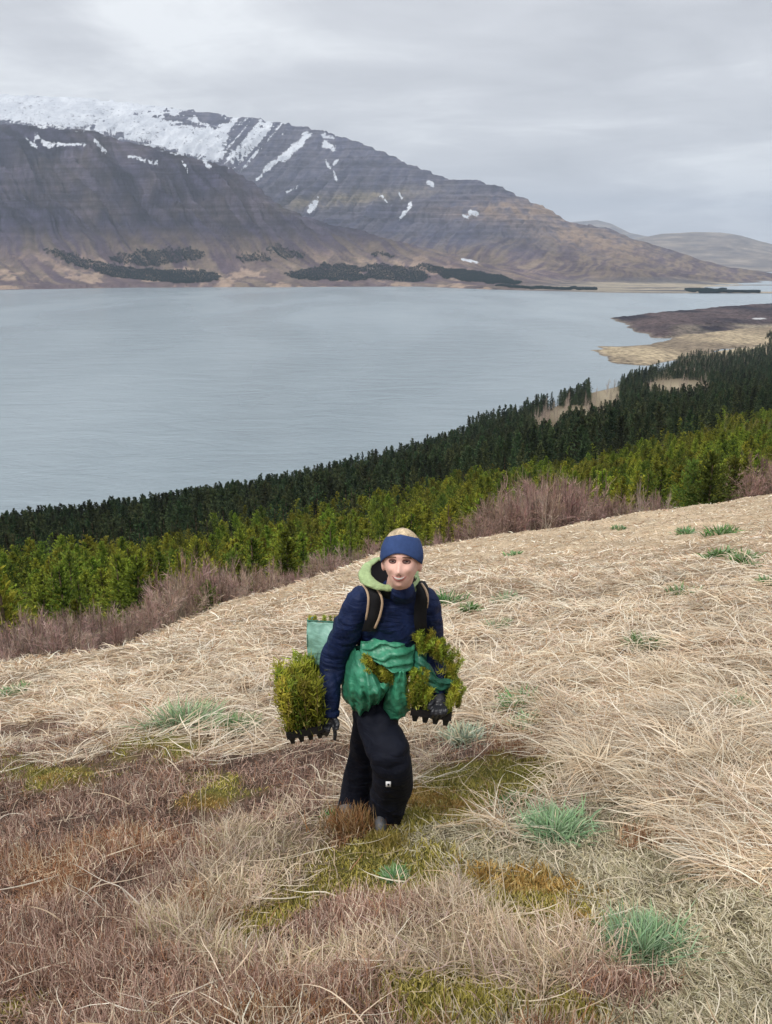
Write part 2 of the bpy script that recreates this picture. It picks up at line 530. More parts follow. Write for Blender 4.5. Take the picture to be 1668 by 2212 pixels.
    bn = np.clip(bn * (1 + n2), 0, 1)[:, None] * .7
    col = col * (1 - bn) + np.array([.24, .20, .13]) * bn
    # --- snow
    snow = np.zeros(len(X))
    # plateau: above the front ridge on the left, thinning out to the right
    lim = np.interp(px, [-700, 0, 60, 200, 330, 450, 520, 600, 690, 760, 2400], [250, 262, 268, 283, 318, 350, 352, 300, 262, 240, 100])
    base = np.clip((lim - py) / 14, -1.5, 1.5)
    band = fbm(X * .0018, z * .05, 3, 121)
    br = np.clip((px - 330) / 130, 0, 1)                # rock showing through towards the right
    brk = np.clip(fbm(px * .035, py * .16, 3, 131) * 2.2 + .15, -1, 1)
    rockzone = np.exp(-((py - np.interp(px, [200, 400, 700], [262, 252, 292])) / 17) ** 2) * np.clip((px - 330) / 60, 0, 1)
    snow = base + .35 * band - br * .12 - rockzone * np.clip(1.5 + 2.2 * brk, 0, 3.2) - 1.5 * np.clip(brk - .45, 0, 1) * (py > 222)
    brk2 = fbm(px * .05, py * .30, 3, 137, .6)
    rz = np.exp(-((py - np.interp(px, [200, 330, 450, 600], [262, 243, 254, 272])) / 12) ** 2) * np.clip((px - 250) / 90, 0, 1) * np.clip((640 - px) / 40, 0, 1)
    snow = snow - rz * np.clip(1.2 + 3.2 * brk2, 0, 3.5) - 2.2 * np.clip(brk2 - .28, 0, 1) * np.clip((py - 228) / 12, 0, 1)
    wall = np.clip((px - 470) / 40, 0, 1) * np.clip((680 - px) / 60, 0, 1)
    lines = fbm((px + py * .85) * .14, py * .010, 3, 133)
    snow = snow * (1 - wall) + wall * (np.clip((px + py * .78 - 700) * -1 / 90, -2, 1.2) * .9 + lines * 2.2 + .35 + np.clip((262 - py) / 20, -.2, 1) * 0)
    ins = np.clip((px - 540) / 20, -1, 1)

    def streakp(x0, y0, x1, y1, w, j):
        L = math.hypot(x1 - x0, y1 - y0)
        ux, uy = (x1 - x0) / L, (y1 - y0) / L
        a = (px - x0) * ux + (py - y0) * uy
        b = -(px - x0) * uy + (py - y0) * ux
        b = b + 3 * fbm(px * .06 + j * 9, py * .06, 2, 140 + j)
        ww = w * (.6 + .6 * np.abs(fbm(a * .08 + j, a * 0, 2, 150 + j)))
        return np.clip(1.2 - np.abs(b) / ww, -2, 1) + np.clip(np.minimum(a, L - a) / 5, -3, 0)
    snow = np.where((py > 372) & (px < 700), np.minimum(snow, -1.5), snow)
    pts = [(668, 288, 610, 345, 9), (625, 325, 570, 370, 5), (570, 372, 556, 388, 3), (78, 292, 110, 318, 5), (112, 314, 182, 312, 4), (205, 305, 228, 328, 4), (60, 300, 80, 318, 3),
           (278, 340, 340, 352, 5), (395, 348, 408, 372, 3), (440, 350, 452, 362, 4), (686, 430, 670, 458, 6), (700, 312, 722, 322, 8), (698, 292, 720, 298, 4), (706, 345, 712, 362, 3), (728, 346, 720, 356, 3),
           (722, 372, 728, 388, 3), (640, 404, 622, 414, 3), (862, 340, 880, 350, 4), (924, 394, 934, 400, 4), (888, 440, 866, 470, 4), (1015, 458, 1030, 464, 5), (1000, 466, 1008, 470, 3),
           (820, 420, 836, 432, 2.5), (1000, 560, 1030, 566, 3), (862, 418, 868, 428, 2.5)]
    for j, p in enumerate(pts):
        snow = np.maximum(snow, streakp(*p, j))
    snow = np.where(S > .35, np.minimum(snow, -1), snow)
    snow = np.minimum(snow, .42)
    m = bpy.data.materials.new('mountain_rock')
    m.use_nodes = True
    T = NT(m.node_tree)
    a = T.n('ShaderNodeVertexColor', layer_name='col').outputs[0]
    sn = T.n('ShaderNodeAttribute', attribute_name='snow').outputs['Fac']
    geo = T.n('ShaderNodeNewGeometry').outputs['Position']
    nz = T.noise(geo, .02, 8, .72)
    nzs = T.noise(T.n('ShaderNodeMapping', {0: geo, 'Scale': (1, 1, 1.6)}).outputs[0], .022, 6, .75)
    strat = T.noise(T.n('ShaderNodeMapping', {0: geo, 'Scale': (.12, .12, 3.4)}).outputs[0], .018, 4, .6)
    sepz = T.n('ShaderNodeSeparateXYZ', {0: geo}).outputs[2]
    ks = T.mapr(strat, .38, .62, .62, 1.3)
    ks = T.math('ADD', T.math('MULTIPLY', T.math('SUBTRACT', ks, 1.0), T.mapr(sepz, 20, 260)), 1.0)
    k = T.math('MULTIPLY', T.mapr(nz, .3, .7, .62, 1.4), ks)
    c = T.n('ShaderNodeVectorMath', {0: a, 'Scale': k}, operation='SCALE').outputs[0]
    sv = T.math('ADD', sn, T.math('MULTIPLY', T.math('SUBTRACT', nzs, .5), 3.6))
    f = T.mapr(sv, -.10, .12)
    c = T.mix(f, c, T.mix(T.mapr(T.noise(geo, .006, 6, .7), .35, .65), (.48, .51, .56, 1), (.72, .75, .79, 1)))
    bump = T.n('ShaderNodeBump', {'Height': nz, 'Strength': .9, 'Distance': 22}).outputs[0]
    b = T.n('ShaderNodeBsdfPrincipled', {'Base Color': c, 'Roughness': .95, 'Specular IOR Level': .1, 'Normal': bump})
    T.n('ShaderNodeOutputMaterial', {0: b.outputs[0]})
    o = obj_np('mountain_slope', np.stack([X, Y, z], 1), grid_faces(ny, ns), col=col, smooth=True, mat=m, extra={'snow': snow})
    tag(o, kind='structure')
    return X.reshape(ny, ns), Y.reshape(ny, ns), z.reshape(ny, ns), px.reshape(ny, ns), py.reshape(ny, ns)


MX, MY, MZ, MPX, MPY = build_mountain()


def build_far_hills():
    m = bpy.data.materials.new('distant_hill_ground')
    m.use_nodes = True
    T = NT(m.node_tree)
    geo = T.n('ShaderNodeNewGeometry').outputs['Position']
    nz = T.noise(T.n('ShaderNodeMapping', {0: geo, 'Scale': (1, 1, 6)}).outputs[0], .0025, 6, .65)
    c = T.ramp(nz, [(.35, (.10, .09, .095)), (.5, (.19, .16, .14)), (.62, (.30, .25, .20)), (.75, (.45, .40, .36))])
    b = T.n('ShaderNodeBsdfPrincipled', {'Base Color': c, 'Roughness': .95, 'Specular IOR Level': .1})
    T.n('ShaderNodeOutputMaterial', {0: b.outputs[0]})
    for nm, Y0, Y1, pts, seed in (
            ('distant_hill', 8800, 12500, [(900, 590), (1100, 580), (1250, 545), (1380, 513), (1430, 504), (1500, 500), (1560, 502), (1600, 508), (1640, 520), (1690, 532), (1800, 545), (2000, 560), (2400, 590)], 3),
            ('distant_ridge', 14000, 18000, [(900, 540), (1050, 500), (1180, 492), (1235, 478), (1290, 474), (1320, 482), (1360, 502), (1450, 520), (1600, 540), (2400, 560)], 8)):
        ns, ny = 300, 60
        S, Y = np.meshgrid(np.linspace(.02, .75, ns), np.linspace(Y0, Y1 * 1.08, ny))
        S = S.ravel(); Y = Y.ravel(); X = S * Y
        E = line_E(S, pts)
        t = (Y - Y0) / (Y1 - Y0)
        E0 = -121.0 / Y0
        z = (E0 + (E - E0) * np.clip(t, 0, 1) ** 1.1) * Y
        z = np.where(t > 1, E * Y1 - (Y - Y1) * .3, z)
        z = z + 45 * fbm(X * .0015, Y * .0015, 4, seed) * np.clip(t * 3, 0, 1) * np.clip((1.05 - t) * 4, .15, 1)
        tag(obj_np(nm, np.stack([X, Y, z], 1), grid_faces(ny, ns), smooth=True, mat=m), kind='structure')


build_far_hills()


def build_spits():
    """low points of land reaching into the water on the right"""
    def outline_to_world(pts):
        out = []
        for a, b in pts:
            s, t = ray(a, b)
            Y = 120.0 / float(t)
            out.append((float(s) * Y, Y))
        return np.array(out)
    specs = [
        ('sand_spit', [(1272, 756), (1310, 749), (1355, 745), (1400, 742), (1440, 731), (1500, 722), (1560, 712), (1620, 704), (1700, 694), (1850, 680), (1850, 735), (1700, 745), (1560, 755), (1480, 775), (1400, 792), (1370, 790), (1340, 786), (1310, 773), (1290, 765)],
         2.6, (.36, .29, .19), (.19, .15, .105)),
        ('heath_point', [(1322, 687), (1350, 686), (1380, 681), (1440, 675), (1520, 668), (1600, 662), (1700, 657), (1850, 652), (1850, 716), (1700, 704), (1600, 712), (1520, 722), (1440, 730), (1410, 729), (1390, 720), (1370, 714), (1362, 705), (1345, 697)],
         9.0, (.022, .019, .027), (.085, .062, .062)),
    ]
    for nm, pts, hgt, ca, cb in specs:
        w = outline_to_world(pts)
        x0, y0 = w.min(0) - 30; x1, y1 = w.max(0) + 30
        nx, ny = 230, 260
        X, Y = np.meshgrid(np.linspace(x0, x1, nx), np.linspace(y0, y1, ny))
        X = X.ravel(); Y = Y.ravel()
        Xw = X + 14 * fbm(X * .02, Y * .02, 3, 5); Yw = Y + 20 * fbm(X * .02, Y * .02, 3, 6)
        # signed distance to the polygon
        d = np.full(len(X), 1e9); ins = np.zeros(len(X), bool)
        for i in range(len(w)):
            a = w[i]; b = w[(i + 1) % len(w)]
            e = b - a
            t = np.clip(((Xw - a[0]) * e[0] + (Yw - a[1]) * e[1]) / (e @ e), 0, 1)
            d = np.minimum(d, np.hypot(Xw - a[0] - t * e[0], Yw - a[1] - t * e[1]))
            c = ((a[1] > Yw) != (b[1] > Yw)) & (Xw < (b[0] - a[0]) * (Yw - a[1]) / (b[1] - a[1] + 1e-9) + a[0])
            ins ^= c
        sd_ = np.where(ins, d, -d)
        z = WATER_Z - 2.5 + 2.5 * np.clip(sd_ / 10 + 1, 0, 1) + hgt * np.clip(sd_ / 60, 0, 1) ** .7
        z = z + (hgt * .35) * fbm(X * .02, Y * .02, 4, 9) * np.clip(sd_ / 40, 0, 1) + (2.4 if hgt > 5 else .3) * fbm(X * .09, Y * .05, 3, 10) * np.clip(sd_ / 20, 0, 1)
        n = np.clip(.5 + 1.3 * fbm(X * .012, Y * .006, 4, 14), 0, 1)[:, None]
        col = np.array(ca) * n + np.array(cb) * (1 - n)
        if hgt > 5:
            px, py = pix(X, Y, z)
            g = np.clip((py - 697 - 3 * fbm(X * .02, Y * .01, 2, 3)) / 7, 0, 1) * np.clip((px - 1440) / 60, 0, 1) * np.clip(.5 + 2 * fbm(X * .01, Y * .01, 2, 4), 0, 1)
            col = col * (1 - g[:, None]) + np.array([.26, .22, .16]) * g[:, None]
            sn_ = (np.hypot((px - 1640) / 16, (py - 688) / 1.8) < 1)[:, None]
            col = np.where(sn_, np.array([.42, .42, .42]), col)
        edge = np.clip(1 - sd_ / 8, 0, 1)[:, None]
        col = col * (1 - edge) + np.array([.17, .14, .11]) * edge
        m = bpy.data.materials.new(nm + '_ground')
        m.use_nodes = True
        T = NT(m.node_tree)
        a = T.n('ShaderNodeVertexColor', layer_name='col').outputs[0]
        geo = T.n('ShaderNodeNewGeometry').outputs['Position']
        nz = T.noise(geo, .12, 5, .7)
        c = T.n('ShaderNodeVectorMath', {0: a, 'Scale': T.mapr(nz, .35, .65, .35, 1.65)}, operation='SCALE').outputs[0]
        b = T.n('ShaderNodeBsdfPrincipled', {'Base Color': c, 'Roughness': .95, 'Specular IOR Level': .1})
        T.n('ShaderNodeOutputMaterial', {0: b.outputs[0]})
        tag(obj_np(nm, np.stack([X, Y, z], 1), grid_faces(ny, nx), col=col, smooth=True, mat=m), kind='structure')


build_spits()


def build_haze():
    x0, x1, y0, y1, z0, z1 = -16000, 21000, -60, 25000, -142, 1500
    V = [(x, y, z) for z in (z0, z1) for y in (y0, y1) for x in (x0, x1)]
    F = [(0, 2, 3, 1), (4, 5, 7, 6), (0, 1, 5, 4), (2, 6, 7, 3), (0, 4, 6, 2), (1, 3, 7, 5)]
    m = bpy.data.materials.new('haze_air')
    m.use_nodes = True
    T = NT(m.node_tree)
    v = T.n('ShaderNodeVolumePrincipled', {'Color': (.72, .84, 1.0, 1), 'Density': 4.8e-5, 'Anisotropy': 0.0})
    T.n('ShaderNodeOutputMaterial', {'Volume': v.outputs[0]})
    tag(obj_np('haze', V, F, mat=m), kind='stuff')


build_haze()

# ------------------------------------------------------------------ plants: shared builders
def leaf_material(name, hue_var=.06, val_var=.35, rough=.8, trans=0.0, spec=.15):
    m = bpy.data.materials.new(name)
    m.use_nodes = True
    T = NT(m.node_tree)
    a = T.n('ShaderNodeVertexColor', layer_name='col').outputs[0]
    r = T.n('ShaderNodeObjectInfo').outputs['Random']
    r2 = T.math('FRACT', T.math('MULTIPLY', r, 17.3))
    geo = T.n('ShaderNodeNewGeometry').outputs['Position']
    nz = T.noise(geo, 3.0, 3, .6)
    v = T.math('MULTIPLY', T.mapr(r, 0, 1, 1 - val_var, 1 + val_var), T.mapr(nz, .3, .7, .85, 1.15))
    hs = T.n('ShaderNodeHueSaturation', {'Hue': T.mapr(r2, 0, 1, .5 - hue_var / 2, .5 + hue_var / 2), 'Saturation': 1.0, 'Value': v, 'Color': a})
    b = T.n('ShaderNodeBsdfPrincipled', {'Base Color': hs.outputs[0], 'Roughness': rough, 'Specular IOR Level': spec})
    out = b.outputs[0]
    if trans:
        t = T.n('ShaderNodeBsdfTranslucent', {0: hs.outputs[0]})
        out = T.n('ShaderNodeMixShader', {0: trans, 1: b.outputs[0], 2: t.outputs[0]}).outputs[0]
    T.n('ShaderNodeOutputMaterial', {0: out})
    return m


MAT_NEEDLE = leaf_material('conifer_needles', .085, .45, trans=.25)
MAT_DARK = leaf_material('dark_conifer_needles', .11, .6, trans=.1)
MAT_FAR = bpy.data.materials.new('far_spruce_needles')
MAT_FAR.use_nodes = True
_T = NT(MAT_FAR.node_tree)
_b = _T.n('ShaderNodeBsdfPrincipled', {'Base Color': (.008, .045, .042, 1), 'Roughness': .9, 'Specular IOR Level': .05})
_T.n('ShaderNodeOutputMaterial', {0: _b.outputs[0]})
MAT_BARK = leaf_material('bark', .02, .2)
MAT_TWIG = leaf_material('birch_twigs', .05, .25)
MAT_GRASS = leaf_material('dry_grass', .0, .0, trans=.3, spec=.25)
MAT_TUFT = leaf_material('blue_green_leaves', .03, .12, trans=.2, spec=.2)


def ribbons(base, az, phi0, length, curve, width, nseg, roll=None, wig=0.0, taper=1.0, az_curve=0.0, rng=RNG):
    """many curved flat blades at once.  base (n,3); az: azimuth; phi0: start elevation angle; curve: total
    bend downwards (radians).  Returns V (n*(nseg+1)*2,3), F, per-vertex t, per-vertex blade index"""
    n = len(base)
    t = np.linspace(0, 1, nseg + 1)
    ph = phi0[:, None] - curve[:, None] * t[None, :]
    aa = az[:, None] + (az_curve[:, None] if np.ndim(az_curve) else az_curve) * t[None, :]
    if wig:
        aa = aa + wig * rng.standard_normal((n, nseg + 1)).cumsum(1) / math.sqrt(nseg)
        ph = ph + .5 * wig * rng.standard_normal((n, nseg + 1)).cumsum(1) / math.sqrt(nseg)
    d = np.stack([np.cos(aa) * np.cos(ph), np.sin(aa) * np.cos(ph), np.sin(ph)], -1)
    seg = (length / nseg)[:, None, None]
    pts = np.zeros((n, nseg + 1, 3))
    pts[:, 1:] = np.cumsum(d[:, :-1] * seg, 1)
    pts += base[:, None, :]
    if roll is None:
        roll = rng.uniform(-1.2, 1.2, n)
    side = np.stack([-np.sin(aa), np.cos(aa), np.zeros_like(aa)], -1)
    up = np.cross(d, side)
    side = side * np.cos(roll)[:, None, None] + up * np.sin(roll)[:, None, None]
    wt = (1 - taper * t ** 2.2)[None, :] * width[:, None] * .5
    V = np.stack([pts - side * wt[..., None], pts + side * wt[..., None]], 2)   # n, seg+1, 2, 3
    return V, pts


def ribbon_faces(n, nseg):
    a = np.arange(n)[:, None] * (nseg + 1) * 2 + np.arange(nseg)[None, :] * 2
    return np.stack([a, a + 1, a + 3, a + 2], -1).reshape(-1, 4)


class Acc:
    """accumulates quads with colours"""
    def __init__(s): s.V, s.F, s.Cc, s.n = [], [], [], 0

    def add(s, V, F, col):
        V = np.asarray(V, float).reshape(-1, 3)
        F = np.asarray(F)
        if F.shape[1] == 3:
            F = np.concatenate([F, F[:, 2:3]], 1)
        s.V.append(V); s.F.append(F + s.n)
        c = np.asarray(col, float)
        if c.ndim == 1: c = np.tile(c, (len(V), 1))
        s.Cc.append(c); s.n += len(V)

    def ribbons(s, base, az, phi0, length, curve, width, nseg, col, **kw):
        V, pts = ribbons(base, az, phi0, length, curve, width, nseg, **kw)
        n = len(base)
        c = np.repeat(col, (nseg + 1) * 2, 0)
        s.add(V, ribbon_faces(n, nseg), c)

    def mesh(s, name, mat, smooth=False):
        V = np.concatenate(s.V); F = np.concatenate(s.F); c = np.concatenate(s.Cc)
        return mesh_np(name, V, F, col=np.clip(c, 0, 1), mat=mat, smooth=smooth)

    def build(s, name, mat, parent=None, smooth=False):
        return link(bpy.data.objects.new(name, s.mesh(name, mat, smooth)), parent)


def tube_np(pts, rad, k=6):
    """tube along a polyline; returns V, F"""
    pts = np.asarray(pts, float); rad = np.broadcast_to(np.asarray(rad, float), (len(pts),))
    d = np.gradient(pts, axis=0)
    d /= np.linalg.norm(d, axis=1, keepdims=True) + 1e-9
    ref = np.array([0, 0, 1.0]) if abs(d[0][2]) < .8 else np.array([0, 1.0, 0])
    a = np.cross(d, ref); a /= np.linalg.norm(a, axis=1, keepdims=True) + 1e-9
    b = np.cross(d, a)
    th = np.arange(k) / k * 2 * math.pi
    V = pts[:, None] + rad[:, None, None] * (np.cos(th)[None, :, None] * a[:, None] + np.sin(th)[None, :, None] * b[:, None])
    return V.reshape(-1, 3), grid_faces(len(pts), k, wrap=True)


def jit(c, n, v=.25, h=.08, rng=RNG):
    c = np.asarray(c)
    return np.clip(c[None, :] * (1 + v * rng.uniform(-1, 1, (n, 1))) * (1 + h * rng.uniform(-1, 1, (n, 3))), 0, 1)


# ------------------------------------------------------------------ conifers
def conifer_meshes(seed, H, R, c_in, c_tip, nwhorl, nbr, needle, mat, narrow=1.0, sprig=5, droop=.15, irregular=.25):
    r = np.random.default_rng(seed)
    tr = Acc()
    zz = np.linspace(0, H, 7)
    V, F = tube_np(np.stack([.02 * H * np.sin(zz * 1.3 + seed), .02 * H * np.cos(zz + seed), zz], 1), np.linspace(.035 * H * .5, .006, 7), 6)
    tr.add(V, F, np.array([.12, .085, .055]))
    trunk = tr.mesh('trunk', MAT_BARK)
    cr = Acc()
    B, AZ, PH, L, CU, WD, CO = [], [], [], [], [], [], []
    for w in range(nwhorl):
        f = (w + .3) / nwhorl
        z = H * (.06 + .92 * f ** .9)
        rad = R * (1 - f) ** .75 * (.55 + .45 * min(1, f * 5)) + .05 * R
        n = max(3, int(nbr * (1 - .5 * f)))
        for b in range(n):
            az = r.uniform(0, 6.283)
            ln = rad * r.uniform(1 - irregular * 1.5, 1 + irregular)
            up = -droop + .9 * f + r.uniform(-.12, .25)
            m = max(2, int(sprig * (.4 + ln / R)))
            for q in range(m):
                u = (q + r.uniform(0, 1)) / m
                p = np.array([math.cos(az) * math.cos(up) * ln * u, math.sin(az) * math.cos(up) * ln * u, z + math.sin(up) * ln * u + .06 * ln * u * u * 2])
                for sgn in (-1, 1, 0):
                    B.append(p + r.normal(0, .02 * R, 3))
                    AZ.append(az + sgn * r.uniform(.4, 1.2))
                    PH.append(up + r.uniform(-.2, .7))
                    L.append(needle * r.uniform(.6, 1.3) * (1.1 - .4 * u))
                    CU.append(r.uniform(-.8, .4))
                    WD.append(needle * r.uniform(.28, .5))
                    k = min(1, max(0, u * .8 + .25 * r.standard_normal() + .15))
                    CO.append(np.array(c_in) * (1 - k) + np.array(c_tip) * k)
    n = len(B)
    CO = np.array(CO) * (1 + .2 * r.uniform(-1, 1, (n, 1)))
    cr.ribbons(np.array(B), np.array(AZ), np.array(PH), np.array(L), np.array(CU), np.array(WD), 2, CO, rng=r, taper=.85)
    # leader
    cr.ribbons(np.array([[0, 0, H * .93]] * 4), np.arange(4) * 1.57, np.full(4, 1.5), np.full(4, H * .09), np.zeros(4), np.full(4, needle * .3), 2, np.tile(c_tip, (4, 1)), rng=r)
    return trunk, cr.mesh('crown', mat)


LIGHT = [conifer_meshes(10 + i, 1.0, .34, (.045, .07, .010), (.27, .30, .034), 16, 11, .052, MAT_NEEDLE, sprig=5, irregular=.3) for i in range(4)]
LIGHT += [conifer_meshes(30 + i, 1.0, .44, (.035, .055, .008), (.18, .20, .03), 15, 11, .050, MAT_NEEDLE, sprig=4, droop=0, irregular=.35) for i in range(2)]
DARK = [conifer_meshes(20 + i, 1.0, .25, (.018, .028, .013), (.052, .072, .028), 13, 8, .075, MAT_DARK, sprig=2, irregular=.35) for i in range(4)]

SPLIT = [(-400, 1215), (0, 1188), (150, 1180), (300, 1165), (480, 1115), (700, 1078), (850, 1050), (1000, 1012), (1200, 972), (1400, 927), (1668, 868), (2100, 790)]
GAPS = [(1305, 850, 36, 44), (1240, 896, 70, 20), (1185, 920, 34, 24), (1460, 840, 78, 20)]


def forest_points():
    r = np.random.default_rng(5)
    L, D = [], []
    for y0, y1, sp in ((16, 60, 2.3), (60, 160, 2.2), (160, 400, 3.4), (400, 800, 4.2), (800, 1500, 5.6)):
        xs = np.arange(-.64 * y1, .60 * y1, sp); ys = np.arange(y0, y1, sp)
        X, Y = np.meshgrid(xs, ys)
        X = (X + r.uniform(-.45, .45, X.shape) * sp).ravel(); Y = (Y + r.uniform(-.45, .45, Y.shape) * sp).ravel()
        s = X / Y
        k = (s > -.62) & (s < .56) & (Y > y0) & (Y < y1)
        X, Y, s = X[k], Y[k], s[k]
        Z = ground(X, Y)
        ok = (Z > WATER_Z + .8)
        X, Y, Z, s = X[ok], Y[ok], Z[ok], s[ok]
        px, py = pix(X, Y, Z + 4)
        nf = .0
        light = py > np.interp(px, [a for a, b in SPLIT], [b for a, b in SPLIT]) + 20 * fbm(X * .03, Y * .03, 2, 7) + r.normal(0, 9, len(X))
        ye = edge_y(s)
        first = np.interp(s, [-.5, -.3, -.2, 0, .12, .25, .36, .45, .55], [30, 42, 50, 62, 74, 74, 70, 66, 66])
        a = light & (Y > first * (1 + .12 * fbm(X * .1, Y * .1, 2, 3)))
        b = ~light & (Y > first)
        gap = np.zeros(len(X), bool)
        pxg, pyg = pix(X, Y, Z)
        for gx, gy, rx, ry in GAPS:
            gap |= (((pxg - gx) / rx) ** 2 + ((pyg - gy) / ry) ** 2) < (1 + .5 * fbm(X * .05, Y * .05, 2, 9))
        # the flats on the right carry no forest
        sandy = (Y > np.interp(s, [.3, .36, .40, .46], [1060, 1150, 1330, 1480])) | ((Y > 980) & (py < np.interp(px, [1340, 1500, 1668], [765, 738, 712])))
        b &= ~gap & ~sandy
        a &= r.uniform(0, 1, len(X)) < .88
        b &= r.uniform(0, 1, len(X)) < .93
        L.append(np.stack([X[a], Y[a], Z[a]], 1)); D.append(np.stack([X[b], Y[b], Z[b]], 1))
    return np.concatenate(L), np.concatenate(D)


PL, PD = forest_points()


LASTCROWN = [None]


def tree_obj(name, meshes, loc, h, wfac, rz, label, cat, group=None):
    e = empty(name, loc, rz)
    e.scale = (h * wfac, h * wfac, h)
    tag(e, label, cat, group)
    link(bpy.data.objects.new('trunk', meshes[0]), e)
    e_crown = link(bpy.data.objects.new('crown', meshes[1]), e)
    LASTCROWN[0] = e_crown
    return e


def scatter_gn(name, pts, heights, wf, src_objs, label, cat=None, mat=None):
    """one 'stuff' object whose points carry copies of existing trees' crowns"""
    me = bpy.data.meshes.new(name)
    me.vertices.add(len(pts))
    me.vertices.foreach_set('co', np.asarray(pts, np.float32).ravel())
    r = np.random.default_rng(3)
    for nm, arr in (('h', heights), ('w', wf), ('rz', r.uniform(0, 6.28, len(pts)))):
        a = me.attributes.new(nm, 'FLOAT', 'POINT'); a.data.foreach_set('value', np.asarray(arr, np.float32))
    pick = r.integers(0, len(src_objs), len(pts))
    a = me.attributes.new('pick', 'INT', 'POINT'); a.data.foreach_set('value', pick.astype(np.int32))
    o = link(bpy.data.objects.new(name, me))
    ng = bpy.data.node_groups.new(name + '_nodes', 'GeometryNodeTree')
    ng.interface.new_socket('Geometry', in_out='INPUT', socket_type='NodeSocketGeometry')
    ng.interface.new_socket('Geometry', in_out='OUTPUT', socket_type='NodeSocketGeometry')
    N = ng.nodes; L_ = ng.links
    gi = N.new('NodeGroupInput'); go = N.new('NodeGroupOutput')
    join = N.new('GeometryNodeJoinGeometry')

    def attr(nm, typ='FLOAT'):
        n = N.new('GeometryNodeInputNamedAttribute'); n.data_type = typ; n.inputs[0].default_value = nm
        return n.outputs[0]
    cs = N.new('ShaderNodeCombineXYZ')
    L_.new(attr('w'), cs.inputs[0]); L_.new(attr('w'), cs.inputs[1]); L_.new(attr('h'), cs.inputs[2])
    cr = N.new('ShaderNodeCombineXYZ'); L_.new(attr('rz'), cr.inputs[2])
    for i, so in enumerate(src_objs):
        oi = N.new('GeometryNodeObjectInfo'); oi.transform_space = 'ORIGINAL'; oi.inputs[0].default_value = so
        iop = N.new('GeometryNodeInstanceOnPoints')
        cmp_ = N.new('FunctionNodeCompare'); cmp_.data_type = 'INT'; cmp_.operation = 'EQUAL'
        L_.new(attr('pick', 'INT'), cmp_.inputs[2]); cmp_.inputs[3].default_value = i
        L_.new(gi.outputs[0], iop.inputs['Points']); L_.new(oi.outputs['Geometry'], iop.inputs['Instance'])
        L_.new(cmp_.outputs[0], iop.inputs['Selection']); L_.new(cr.outputs[0], iop.inputs['Rotation']); L_.new(cs.outputs[0], iop.inputs['Scale'])
        L_.new(iop.outputs[0], join.inputs[0])
    if mat is not None:
        sm = N.new('GeometryNodeSetMaterial'); sm.inputs['Material'].default_value = mat
        L_.new(join.outputs[0], sm.inputs[0]); L_.new(sm.outputs[0], go.inputs[0])
    else:
        L_.new(join.outputs[0], go.inputs[0])
    md = o.modifiers.new('scatter', 'NODES'); md.node_group = ng
    tag(o, label, cat, kind='stuff')
    return o


